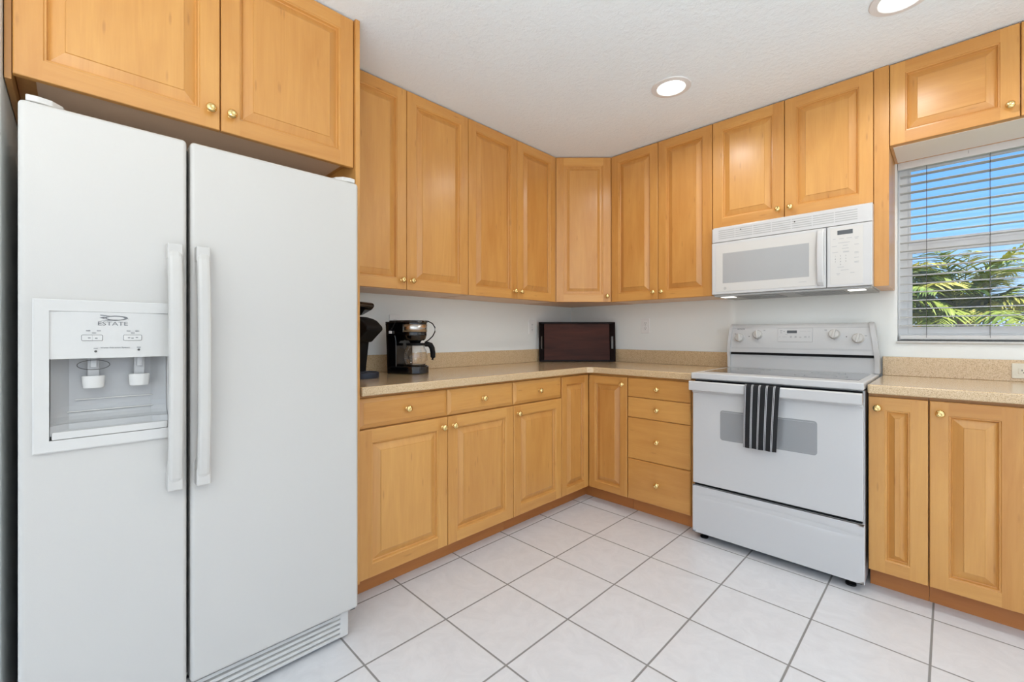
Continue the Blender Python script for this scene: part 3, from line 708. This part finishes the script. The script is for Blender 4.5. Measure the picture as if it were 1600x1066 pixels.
# oven door, window, handle
Fd = frame((0, -.672, 0), 'B')
s = MB(); s.box(SX0+.002, SX1-.004, -.680, -.668, .316, .878, .004, 3); od = obj('oven_door', s, 'appliance_white', t)
Fd = frame((0, -.680, 0), 'B')
s = plate(Fd, 1.520, 1.956, .577, .738, -.002, .0012, .014, .0008); obj('oven_window', s, 'oven_glass', od, 'grey oven window')
s = plate(Fd, 1.530, 1.946, .729, .7305, 0, .0018, .0006, .0002); obj('window_line', s, 'print_light', od, wn=False)
s = MB(); s.prism([(-.728, .838), (-.732, .843), (-.732, .884), (-.727, .889), (-.712, .889), (-.708, .884), (-.708, .843), (-.712, .838)], 'x', SX0+.001, SX1-.003, .001)
s.box(SX0+.001, SX0+.05, -.712, -.678, .845, .882, .003); s.box(SX1-.053, SX1-.003, -.712, -.678, .845, .882, .003)
obj('handle', s, 'appliance_white', od)
s = MB(); s.box(SX0+.002, SX1-.004, -.688, -.678, .822, .836, .003); obj('door_trim', s, 'appliance_white', od)
# storage drawer with a shallow finger groove
s = MB(); x0, x1 = SX0, SX1+.001; zz = [.039, .05, .20, .232, .240, .248, .258, .268, .285, .298, .303]
n = 24
def dy(x, z):
    u_ = (x-x0)/(x1-x0); e_ = max(0, 1-abs(2*u_-1)**6*1.25)
    zc = .246+.008*math.sin(math.pi*u_); d_ = (z-zc)/.012
    return -.682+(.0055*math.exp(-d_*d_)*e_) if .2 < z < .29 else -.682
zz = [.041, .06, .15]+[.21+.0035*k for k in range(21)]+[.29, .301]
for i in range(len(zz)-1):
    for k in range(n):
        xa, xb = x0+.003+(x1-x0-.006)*k/n, x0+.003+(x1-x0-.006)*(k+1)/n
        s.face([(xa, dy(xa, zz[i]), zz[i]), (xb, dy(xb, zz[i]), zz[i]), (xb, dy(xb, zz[i+1]), zz[i+1]), (xa, dy(xa, zz[i+1]), zz[i+1])])
s.box(x0, x1, -.6795, -.660, .039, .303, .002)
for A, B in ((((x0+.003, -.682, .041), (x1-.003, -.682, .041)), ((x0, -.678, .0385), (x1, -.678, .0385))), (((x1-.003, -.682, .301), (x0+.003, -.682, .301)), ((x1, -.678, .3035), (x0, -.678, .3035)))):
    s.face([A[0], B[0], B[1], A[1]])
s.face([(x0, -.678, .0385), (x0+.003, -.682, .041), (x0+.003, -.682, .301), (x0, -.678, .3035)][::-1]); s.face([(x1, -.678, .0385), (x1-.003, -.682, .041), (x1-.003, -.682, .301), (x1, -.678, .3035)])
me = s.mesh('storage_drawer', t.location); bm = bmesh.new(); bm.from_mesh(me); bmesh.ops.remove_doubles(bm, verts=bm.verts[:], dist=.0001); bm.to_mesh(me); bm.free()
obj('storage_drawer', me, 'appliance_white', t)

# towel over the oven handle
s = MB(); path = []
for k in range(12): path.append((-.7365-.004*math.sin(k/11*3.1)-.002*(k/11), .572+(.880-.572)*k/11))
for k in range(1, 8):
    an = math.pi*k/8; path.append((-.7205-.0165*math.cos(an), .882+.0115*math.sin(an)))
for k in range(6): path.append((-.7035, .880-(.880-.80)*k/5))
x0, x1 = 1.6565, 1.8155; n = 30
def tw(i, k):
    y, z = path[i]; u_ = k/n; dn = max(0, (.885-z)/.31)
    x = x0+(x1-x0)*u_; x += -.0075*dn - (u_-.2)*.010*dn
    wav = .0022*math.sin(u_*19+dn*1.5)*(.25+dn); sl = .008*u_ if i == 0 else 0
    return (x-(.009 if i > 18 else 0), y+(wav if i < 18 else 0), z)
for sh in (0, 1):
    for i in range(len(path)-1):
        for k in range(n):
            P4 = [tw(i, k), tw(i, k+1), tw(i+1, k+1), tw(i+1, k)]
            if i < 12: nv = (0, -1, 0)
            s.face(P4, [((k+a)/n, 0) for a in (0, 1, 1, 0)])
    break
me = s.mesh('dish_towel'); bm = bmesh.new(); bm.from_mesh(me); bmesh.ops.remove_doubles(bm, verts=bm.verts[:], dist=.00005); bm.to_mesh(me); bm.free()
o = obj('dish_towel', me, 'towel_cloth', wn=False); md = o.modifiers.new('sol', 'SOLIDIFY'); md.thickness = .003; md.offset = -1 
tag(o, 'black dish towel with thin white stripes hanging over the oven door handle', 'towel')

# ------------------------------------------------------------------ microwave
MX0, MX1, MY = 1.370, 2.130, -.395
t = thing('microwave', 'white over-the-range microwave mounted under the wall cabinets above the stove', 'microwave', (1.75, -.2, 1.386))
s = MB(); s.box(MX0+.002, MX1-.001, -.375, -.004, 1.386, 1.797, .003); obj('body', s, 'appliance_white', t)
F = frame((0, -.375, 0), 'B'); dpt = .020
s = MB(F); s.box(MX0, MX1, 1.703, 1.789, 0, dpt-.004, .004, 3); vt = obj('vent_panel', s, 'appliance_white', t)
s = MB(F)
for seg_ in range(7):
    a0 = MX0+.038+seg_*.0955; a1 = a0+.091
    for k in range(5): s.box(a0, a1, 1.7215+.0118*k, 1.7265+.0118*k, dpt-.006, dpt-.0035, .0004)
obj('vent_slots', s, 'grille_grey', vt, 'grey vent slots')
for a in (1.532, 1.803): s = MB(F); s.lathe([(0, dpt-.004), (.0035, dpt-.004), (.003, dpt-.0025), (0, dpt-.0022)], (a, 1.7625 if a < 1.6 else 1.757, 0), seg=12); obj('screw', s, 'gasket', vt)
s = MB(F); s.box(MX0, 1.9435, 1.388, 1.700, 0, dpt, .004, 3); md_ = obj('door', s, 'appliance_white', t)
s = plate(F, 1.394, 1.902, 1.404, 1.686, 0, dpt+.0012, .004, .0006); obj('door_face', s, 'plastic_white', md_, wn=False)
s = plate(F, 1.4345, 1.870, 1.4535, 1.632, 0, dpt+.0018, .001, .0004); obj('door_window', s, 'mw_glass', md_, 'grey door window', wn=False)
s = MB(F); n = 18
for k in range(n):
    z0, z1 = 1.402+.290*k/n, 1.402+.290*(k+1)/n
    def lp(z):
        u_ = (z-1.402)/.29; c = dpt+.004+.020*math.sin(math.pi*u_)**.5 if 0 < u_ < 1 else dpt+.004
        return [(1.905, dpt-.001), (1.907, c-.002), (1.912, c), (1.930, c), (1.935, c-.002), (1.937, dpt-.001)]
    A, B = lp(z0), lp(z1)
    for i in range(5): s.face([(A[i][0], z0, A[i][1]), (B[i][0], z1, B[i][1]), (B[i+1][0], z1, B[i+1][1]), (A[i+1][0], z0, A[i+1][1])][::-1])
obj('handle', s, 'appliance_white', md_, wn=False)
# round monogram
s = MB(F); n = 28
for k in range(n):
    a, b = 2*math.pi*k/n, 2*math.pi*(k+1)/n; cx, cy = 1.4475, 1.4225
    s.face([(cx+.0072*math.cos(a), cy+.0072*math.sin(a), dpt+.0016), (cx+.0072*math.cos(b), cy+.0072*math.sin(b), dpt+.0016), (cx+.0061*math.cos(b), cy+.0061*math.sin(b), dpt+.0016), (cx+.0061*math.cos(a), cy+.0061*math.sin(a), dpt+.0016)][::-1])
obj('emblem', s, 'print_grey', md_, wn=False)
text('lettering', 'GE', .0075, F @ Matrix.Translation((1.4475, 1.4225, dpt+.0015)), 'print_grey', md_)
s = MB(F); s.box(1.823, 1.858, 1.4265, 1.4285, dpt, dpt+.0016, 0); obj('door_marks', s, 'print_light', md_, wn=False)
s = MB(F); s.box(1.9475, MX1, 1.388, 1.700, 0, dpt, .004, 3); cp = obj('control_panel', s, 'appliance_white', t)
s = plate(F, 1.9615, 2.094, 1.400, 1.690, 0, dpt+.001, .003, .0005); obj('keypad', s, 'plastic_white', cp, wn=False)
s = plate(F, 1.9915, 2.054, 1.6535, 1.675, 0, dpt+.002, .001, .0004); obj('display', s, 'display', cp, 'dark display', wn=False)
s = MB(F)
for x, z, w_ in ((1.9785, 1.6335, .006), (2.008, 1.633, .009), (2.040, 1.6325, .011), (2.069, 1.6325, .008), (2.069, 1.626, .006), (2.018, 1.612, .024), (1.979, 1.597, .011), (2.024, 1.597, .010), (2.069, 1.597, .009), (2.024, 1.582, .014), (1.982, 1.566, .012), (2.027, 1.567, .012), (2.027, 1.563, .012), (2.069, 1.558, .008), (2.069, 1.553, .008), (2.069, 1.531, .009), (2.069, 1.511, .009), (2.069, 1.506, .008), (2.005, 1.489, .013), (2.022, 1.473, .016), (1.995, 1.457, .008), (1.995, 1.451, .005), (2.052, 1.457, .009)):
    s.box(x-w_, x+w_, z-.0011, z+.0011, dpt, dpt+.0014, 0)
obj('keypad_marks', s, 'print_light', cp, wn=False)
for i, ch_ in enumerate('1234567890'):
    a, b = (1.983+.0215*(i % 3), 1.5455-.0145*(i//3)) if i < 9 else (2.0045, 1.502)
    text('digit', ch_, .0085, F @ Matrix.Translation((a, b, dpt+.0012)), 'print_grey', cp)
# underside
s = MB(); s.box(MX0+.010, MX1-.006, -.382, -.02, 1.376, 1.3865, .002); un = obj('underside', s, 'grille_grey', t)
for a0, a1 in ((MX0+.125, MX0+.335), (MX0+.425, MX0+.635)):
    s = MB(); s.box(a0, a1, -.345, -.10, 1.3735, 1.377, .001)
    for k in range(9): s.box(a0+.01+k*.0225, a0+.014+k*.0225, -.335, -.11, 1.3725, 1.374, 0)
    obj('grease_filter', s, 'filter_metal', un, 'metal grease filter')
for a in (MX0+.035, MX1-.105):
    s = MB(); s.box(a, a+.07, -.345, -.275, 1.3725, 1.377, .002); obj('lamp_lens', s, 'hood_lens', un, 'lit cooktop lamp')
light('AREA', 'hood_light', (1.75, -.29, 1.368), (0, 0, 0), .5, (.5, .05), (1, .97, .92))

# ------------------------------------------------------------------ things on the counter
# dark wooden tray leaning across the corner
P0 = Vector((.0665, -.4925, CT+.0035))
t = thing('serving_tray', 'dark brown wooden serving tray standing on edge across the counter corner', 'tray', (.277, -.279, CT))
TW, THh = .600, .322
F = Matrix.Translation(P0) @ Matrix.Rotation(math.radians(45), 4, 'Z') @ Matrix.Rotation(math.radians(90-4), 4, 'X')
s = MB(F @ Matrix.Translation((0, 0, -.04))); s.box(.034, TW-.034, .010, THh-.008, .000, .010, .0008, grain='x'); obj('base_board', s, 'walnut', t)
for a0, a1, b0, b1 in ((.0, TW, 0, .013), (0, TW, THh-.013, THh)):
    s = MB(F @ Matrix.Translation((0, 0, -.04))); s.prism([(a0+.034, -.003), (a1-.034, -.003), (a1-.002, .032), (a0+.002, .032)], 'y', b0, b1, .0015, grain='x'); obj('long_rim', s, 'walnut_frame', t)
for sd in (0, 1):
    sl = math.radians(52)
    W_ = F @ Matrix.Translation((TW-.036 if sd else .036, 0, -.04)) @ Matrix.Rotation((1 if sd else -1)*sl, 4, 'Y')
    s = MB(W_); a0, a1, hh = (-.010, 0, .052) if not sd else (0, .010, .052)
    # flared end board with an oblong hand hole
    s.box(a0, a1, 0, .104, -.003, hh, .0015, grain='y'); s.box(a0, a1, .206, THh, -.003, hh, .0015, grain='y')
    s.box(a0, a1, .103, .207, -.003, .016, .001, grain='y'); s.box(a0, a1, .103, .207, .036, hh, .001, grain='y')
    obj('handle_end', s, 'walnut_frame', t)

# drip coffee maker: built facing +x, turned towards the room
t = thing('coffee_maker', 'black and steel drip coffee maker with a glass carafe on the counter', 'coffee maker', (.215, -1.79, CT), 22)
def LL(name, s, mat, parent=None, label=None, wn=True): return obj(name, s, mat, parent or t, label, local=True, wn=wn)
s = MB(); # base, rounded plan
pl = [(-.095, -.078), (.03, -.082)]+[(.03+.082*math.cos(a), .082*math.sin(a)) for a in [math.radians(-80+16*k) for k in range(11)]]+[(.03, .082), (-.095, .078)]
s.prism(pl, 'z', 0, .044, .006, 3); LL('base', s, 'black_gloss')
s = MB(); s.lathe([(0, .044), (.064, .044), (.066, .046), (0, .0465)], (.038, 0, 0), seg=32); LL('warming_plate', s, 'black')
s = MB(); s.prism([(-.100, .0), (-.040, .0), (-.036, .03), (-.038, .19), (-.046, .22), (-.108, .285), (-.112, .285), (-.104, .12)], 'y', -.078, .078, .005, 3); LL('water_tank', s, 'black_gloss')
s = MB(); pl = [(-.105, -.080), (.02, -.082)]+[(.02+.078*math.cos(a), .082*math.sin(a)) for a in [math.radians(-85+17*k) for k in range(11)]]+[(.02, .082), (-.105, .080)]
s.prism(pl, 'z', .215, .232, .003, 2)
s.lathe([(0, .188), (.052, .188), (.060, .196), (.066, .215), (0, .215)], (.034, 0, 0), seg=32)
s.lathe([(0, .165), (.026, .165), (.030, .178), (.040, .19), (0, .19)], (.036, 0, 0), seg=28)
LL('filter_basket', s, 'black_gloss')
s = MB(); s.prism([(p[0], p[1]*1.0) for p in pl], 'z', .231, .286, .002, 1); LL('brew_head', s, 'black_gloss')
# steel band wrapped round the front of the head
s = MB(); n = 20
for k in range(n):
    a, b = math.radians(-96+192*k/n), math.radians(-96+192*(k+1)/n)
    pa, pb = (.02+.0795*math.cos(a), .0835*math.sin(a)), (.02+.0795*math.cos(b), .0835*math.sin(b))
    s.face([(*pa, .236), (*pb, .236), (*pb, .279), (*pa, .279)])
me = s.mesh('steel_band'); bm = bmesh.new(); bm.from_mesh(me); bmesh.ops.remove_doubles(bm, verts=bm.verts[:], dist=.0001); bm.to_mesh(me); bm.free()
o = obj('steel_band', me, 'steel', t, 'brushed steel band', local=True, wn=False); o.modifiers.new('s', 'SOLIDIFY').thickness = .0012
s = MB(); s.prism([(p[0]*1.04, p[1]*1.04) for p in pl], 'z', .285, .294, .004, 3); s.prism([(p[0]*.9, p[1]*.85) for p in pl], 'z', .293, .301, .004, 3); LL('lid', s, 'black_gloss')
# carafe
s = MB(); cz = .047
po = [(0, cz), (.050, cz), (.058, cz+.006), (.067, cz+.035), (.068, cz+.055), (.062, cz+.082), (.052, cz+.100), (.047, cz+.112), (.050, cz+.120)]
pi = [(r-.0022 if r > .003 else 0, z+.0022) for r, z in po[::-1]]
s.lathe(po+[(.0478, cz+.1205)]+[(r, z) for r, z in pi[1:]], (.038, 0, 0), seg=40); ca = LL('carafe', s, 'carafe_glass', None, 'clear glass carafe')
s = MB(); s.lathe([(.0515, cz+.112), (.0535, cz+.113), (.0535, cz+.124), (.0505, cz+.126), (0, cz+.127), (0, cz+.123), (.048, cz+.122), (.0515, cz+.112)], (.038, 0, 0), seg=36); LL('carafe_lid', s, 'black', ca)
s = MB()
ha = math.radians(42)
hp = [(.050, .116), (.068, .120), (.084, .114), (.094, .096), (.098, .070), (.099, .044), (.096, .028)]
s.tube([(.038+r*math.cos(ha), r*math.sin(ha), cz+z) for r, z in hp], [.011, .015, .016, .0155, .015, .014, .011], 12, 1.0); LL('carafe_handle', s, 'black', ca)
s = MB()
for sd in (-1.15, .25):
    for k in range(6):
        an = sd-ha; r = .0682-.0012*abs(k-2.5); s.box(.038+r*math.cos(an)-.002, .038+r*math.cos(an)+.002, r*math.sin(an)-.003, r*math.sin(an)+.003, cz+.028+k*.011, cz+.0295+k*.011, 0)
LL('level_marks', s, 'print_grey', ca, wn=False)
# cord looped over the top, its plug hanging on the side
s = MB(); pth = []
ctl = [(.05, .05, .300), (.075, .072, .298), (.096, .085, .285), (.108, .092, .262), (.108, .092, .238), (.098, .084, .212), (.080, .070, .190), (.062, .056, .176)]
s.tube(ctl, .0032, 8); LL('power_cord', s, 'black')
s = MB(); s.tube([(-.030, -.075, .301), (-.038, -.088, .285), (-.050, -.090, .262), (-.058, -.090, .25)], .0022, 8); s.tube([(-.056, -.090, .256), (-.064, -.091, .240)], .005, 8); pc = LL('plug_cord', s, 'black')
s = MB(); s.box(-.073, -.058, -.097, -.085, .226, .242, .002); LL('plug', s, 'outlet_white', pc, 'white plug')

# single-cup brewer, mostly behind the fridge
t = thing('pod_coffee_machine', 'black single-cup pod coffee machine with raised lid beside the fridge', 'coffee maker', (.235, -2.125, CT), 24)
s = MB(); s.lathe([(0, 0), (.082, 0), (.084, .004), (.084, .026), (.080, .030), (.076, .030), (.070, .024), (0, .024)], (.045, 0, 0), seg=40, sy=.95)
s.box(-.13, .03, -.075, .075, .0, .03, .006); LL('drip_base', s, 'blue_black')
s = MB(); s.prism([(-.13, .0), (.012, .0), (.016, .05), (.034, .19), (-.03, .30), (-.13, .29)], 'y', -.070, .070, .008, 3); LL('body', s, 'black')
s = MB(); s.prism([(-.10, .205), (-.02, .196), (.020, .182), (.058, .182), (.068, .192), (.128, .246), (.124, .262), (.092, .292), (.070, .302), (.03, .312), (-.02, .316), (-.10, .32)], 'y', -.062, .062, .008, 3); LL('brew_head', s, 'black')
s = MB(); s.prism([(-.10, .315), (-.075, .312), (.0, .322), (.062, .350), (.078, .366), (.076, .380), (.060, .388), (.0, .388), (-.10, .375)], 'y', -.058, .058, .008, 3)
s.prism([(-.12, .27), (-.06, .28), (-.05, .37), (-.12, .37)], 'y', -.05, .05, .006, 2); LL('lid', s, 'black_gloss')
s = MB(); s.lathe([(0, .316), (.010, .318), (.012, .330), (0, .332)], (.012, -.02, 0), seg=14); LL('piercing_needle', s, 'steel')

# ------------------------------------------------------------------ outlets
def outlet(F, label, vertical=True, mat='outlet_white', group=None):
    o = F.to_translation(); t = thing('wall_outlet', label, 'outlet', tuple(o))
    w_, h_ = (.070, .114) if vertical else (.114, .070)
    s = plate(F, -w_/2, w_/2, -h_/2, h_/2, 0, .006, .004, .0015); obj('cover_plate', s, mat, t, wn=False)
    for k in (-1, 1):
        cx, cy = (0, k*.0195) if vertical else (k*.0195, 0)
        s = plate(F, cx-.017, cx+.017, cy-.0145, cy+.0145, .003, .0078, .006, .0006); so = obj('socket', s, mat, t, wn=False)
        s = MB(F)
        for dx in (-.0055, .0055): s.box(cx+dx-.0011, cx+dx+.0011, cy-.001, cy+.007, .0075, .0081, 0)
        s.lathe([(0, .0075), (.0025, .0075), (.0025, .0081), (0, .0081)], (cx, cy-.0075, 0), seg=10)
        obj('slots', s, 'slot_dark', so, wn=False)
    s = MB(F); s.lathe([(0, .006), (.003, .006), (.0026, .0072), (0, .0074)], (0, 0, 0), seg=12); obj('screw', s, 'print_light', t)
outlet(frame((0, -.526, 1.205), 'L'), 'white duplex outlet on the left wall beside the dark tray')
outlet(frame((0, -1.766, 1.212), 'L'), 'white duplex outlet on the wall directly behind the drip coffee maker')
outlet(frame((.724, 0, 1.214), 'B'), 'white duplex outlet on the back wall between the tray and the stove')
outlet(frame((2.659, -.022, .976), 'B'), 'ivory outlet set sideways in the backsplash under the window', False, 'ivory')

# ------------------------------------------------------------------ ceiling lights
LP = [(1.345, -.893), (2.262, -.853)]
def can(x, y, label, en=4.0, spread=160):
    t = thing('recessed_ceiling_light', label, 'ceiling light', (x, y, CH), 0, None)
    s = MB(); s.lathe([(.070, CH-.001), (.071, CH-.006), (.074, CH-.008), (.098, CH-.005), (.101, CH-.001), (.101, CH-.0002), (.070, CH-.0002)], (x, y, 0), seg=56); s2 = s; obj('trim_ring', s, 'trim_white', t)
    s = MB(); s.lathe([(0, CH-.0035), (.0705, CH-.0035), (.0705, CH-.0008), (0, CH-.0008)], (x, y, 0), seg=48); obj('lens', s, 'lamp_lens', t, 'glowing white lens')
    return light('AREA', 'ceiling_lamp_light', (x, y, CH-.02), (0, 0, 0), en, (.13, .13), (1, .985, .96), spread=math.radians(spread))
can(*LP[0], 'round recessed ceiling light over the middle of the kitchen')
can(*LP[1], 'round recessed ceiling light cut off by the top edge of the photo')

can(3.25, -.9, 'added round ceiling light out of view to the right, for extra light')  # extra lamp, unseen, added to brighten the floor and ceiling
# ------------------------------------------------------------------ window
t = thing('window_1', None, None, (2.65, .08, WZ0), kind='structure')
s = MB(); fy0, fy1 = .072, .118
s.box(WX0, 2.236, fy0, fy1, WZ0, WZ1, .002); s.box(3.06, WX1, fy0, fy1, WZ0, WZ1, .002); s.box(2.235, 3.061, fy0, fy1, 2.048, WZ1, .002); s.box(2.235, 3.061, fy0, fy1, WZ0, 1.150, .002)
obj('window_frame', s, 'vinyl_white', t)
s = MB(); s.box(2.236, 2.246, .095, .112, 1.662, 2.040, .001); s.box(3.05, 3.06, .095, .112, 1.662, 2.040, .001); s.box(2.236, 3.06, .095, .112, 2.040, 2.048, .001); s.box(2.236, 3.06, .092, .112, 1.625, 1.662, .002); obj('upper_sash', s, 'vinyl_white', t)
s = MB(); s.box(2.236, 2.253, .074, .094, 1.188, 1.586, .001); s.box(3.043, 3.06, .074, .094, 1.188, 1.586, .001); s.box(2.236, 3.06, .074, .094, 1.150, 1.188, .002); s.box(2.236, 3.06, .072, .094, 1.586, 1.632, .002); obj('lower_sash', s, 'vinyl_white', t)
s = MB(); s.box(2.24, 3.055, .1025, .1055, 1.63, 2.046, 0); obj('pane', s, 'window_glass', t, wn=False)
s = MB(); s.box(2.245, 3.05, .0835, .0865, 1.17, 1.60, 0); obj('pane', s, 'window_glass', t, wn=False)
s = MB(); s.box(WX0-.004, WX1+.004, -.012, .072, 1.100, WZ0, .003); obj('window_sill', s, 'sill_marble', t)
# blind
t = thing('window_blind', 'white horizontal blind with open slats in the window above the counter', 'blind', (2.65, .04, 2.0))
s = MB(); s.box(WX0+.004, WX1-.004, .004, .060, 2.040, 2.0785, .002); s.box(WX0+.002, WX1-.002, -.001, .006, 2.032, 2.079, .0015)
obj('headrail', s, 'rail_white', t)
s = MB()
for k in range(19):
    z = 1.1975+.0447*k; w_ = WX1-.008; pts = []
    for j in range(5):
        u_ = j/4; pts.append((.012+.048*u_, z+.0030*(1-(2*u_-1)**2)-.0022+.0*u_))
    pts += [(y, zz_-.0026) for y, zz_ in pts[::-1]]
    s.prism(pts, 'x', WX0+.009, w_, 0)
obj('slats', s, 'slat_white', t, wn=False)
s = MB(); s.box(WX0+.009, WX1-.008, .012, .060, 1.120, 1.142, .004); obj('bottom_rail', s, 'rail_white', t)
for x in (2.3105, 2.537, 2.763, 2.99):
    s = MB()
    for y in (.0105, .0615): s.tube([(x, y, 1.13), (x, y, 2.045)], .0008, 6)
    for k in range(19): s.box(x-.0012, x+.0012, .0105, .0615, 1.1935+.0447*k, 1.1943+.0447*k, 0)
    obj('ladder_cord', s, 'cord_grey', t, wn=False)
s = MB(); s.box(2.461, 2.464, -.004, -.001, 2.048, 2.062, .0005); obj('valance_clip', s, 'plastic_grey', t)

# ------------------------------------------------------------------ outside
s = MB(); s.box(-8, 12, 2.1, 16, -.5, -.4, 0); struct('ground', s, 'ground_green')
s = MB(); s.box(-8, 12, .125, 2.1, -.5, -.4, 0); struct('bounce_slab', s, 'bounce_pale')  # unseen pale slab added to bounce sunlight up through the window
def frond(rnd, L_=1.0, yaw=0, el=60, droop=1.0, n=40, lw=.024, ll=.34):
    s = MB(); p = Vector((0, 0, 0)); d = Vector((math.cos(math.radians(el)), 0, math.sin(math.radians(el)))); pts = [p.copy()]; dirs = []
    st = L_/n
    for i in range(n):
        d = (d+Vector((0, 0, -.035*droop*(i/n+.3)))).normalized(); p = p+d*st; pts.append(p.copy()); dirs.append(d.copy())
    R = Matrix.Rotation(math.radians(yaw), 4, 'Z')
    s.M = None
    s.tube([R @ q for q in pts[::3]], [.009*(1-.8*i/len(pts[::3])) for i in range(len(pts[::3]))], 6)
    for i in range(4, n):
        u_ = i/n; l_ = ll*math.sin(math.pi*(.12+.80*u_))*rnd.uniform(.85, 1.15)
        for sd in (-1, 1):
            o = pts[i]; dd = dirs[i]; side = Vector((0, sd, 0)); upv = dd.cross(side)*sd
            v = (dd*.75+side*.85+Vector((0, 0, rnd.uniform(-.05, .30)))).normalized(); wv = v.cross(Vector((0, 0, 1))).normalized()*lw/2
            wv = (wv+Vector((0, 0, .004*rnd.uniform(-1, 1))))
            prev = None; c = o.copy(); q = v.copy()
            for j in range(4):
                ww = wv*(1, 1.15, .8, .1)[j]; cur = (R @ (c-ww), R @ (c+ww))
                if prev: s.face([prev[0], prev[1], cur[1], cur[0]])
                prev = cur; q = (q+Vector((0, 0, -.22*rnd.uniform(.6, 1.4)))).normalized(); c = c+q*l_/3
    return s
def palm(x, y, zc, seed_, label, nf, Lr, mats):
    rnd = random.Random(seed_); t = thing('palm_tree', label, 'palm', (x, y, -.4), 0, None)
    s = MB(); s.tube([(0, 0, 0), (.01, .0, (zc+.4)*.5), (0, 0, zc+.4)], [.10, .08, .07], 12); obj('trunk', s, 'trunk_brown', t, local=True)
    for k in range(nf):
        el = 78-62*(k/nf)+rnd.uniform(-8, 8); yw = k*137.5+rnd.uniform(-12, 12)
        s = frond(rnd, Lr*rnd.uniform(.85, 1.1), yw, el, rnd.uniform(1.0, 1.9)); s.M = Matrix.Translation((0, 0, zc+.4))
        o = obj('frond', s, mats[k % len(mats)], t, local=True, wn=False)
PM = ['palm_leaf', 'palm_leaf_yellow', 'palm_leaf']
palm(1.60, 3.5, 1.33, 3, 'feathery green palm seen at the left of the window', 34, 1.15, PM)
palm(2.50, 3.9, 1.30, 9, 'yellow-green palm seen in the middle of the window', 34, 1.0, ['palm_leaf_yellow', 'palm_leaf', 'palm_leaf_yellow'])
palm(3.6, 4.3, 1.10, 14, 'lower palm seen at the right edge of the window', 20, .85, PM)
# shrubs
def shrub(x, y, r, h, seed_, label, mat, n=900, lsz=.05):
    rnd = random.Random(seed_); t = thing('shrub', label, 'shrub', (x, y, -.4)); s = MB()
    for k in range(n):
        th, ph = rnd.uniform(0, 6.283), math.acos(rnd.uniform(-.2, 1)); rr = rnd.uniform(.75, 1)
        c = Vector((r*rr*math.sin(ph)*math.cos(th), r*rr*math.sin(ph)*math.sin(th), h*.45+h*.55*rr*math.cos(ph)))
        a = Vector((rnd.uniform(-1, 1), rnd.uniform(-1, 1), rnd.uniform(-.2, 1))).normalized()*lsz*rnd.uniform(.7, 1.3); b = a.cross(Vector((rnd.uniform(-1, 1), rnd.uniform(-1, 1), rnd.uniform(-1, 1)))).normalized()*lsz*.3
        s.face([c, c+a*.5+b, c+a, c+a*.5-b])
    obj('foliage', s, mat, t, local=True, wn=False)
    s = MB()
    for k in range(5):
        an = k*1.256; s.tube([(0, 0, 0), (.25*r*math.cos(an), .25*r*math.sin(an), h*.35), (.6*r*math.cos(an), .6*r*math.sin(an), h*.7)], [.02, .015, .008], 6)
    obj('stems', s, 'trunk_brown', t, local=True, wn=False)
shrub(2.02, 2.6, .40, 1.72, 5, 'orange-red leafed shrub at the lower left of the window', 'croton_leaf', 900)
shrub(1.75, 5.4, 1.05, 2.6, 6, 'dense green shrub behind the palms at left', 'hedge_leaf', 3200, .12)
shrub(3.75, 5.8, .85, 1.85, 8, 'dense green shrub behind the palms at right', 'hedge_leaf', 2600, .12)
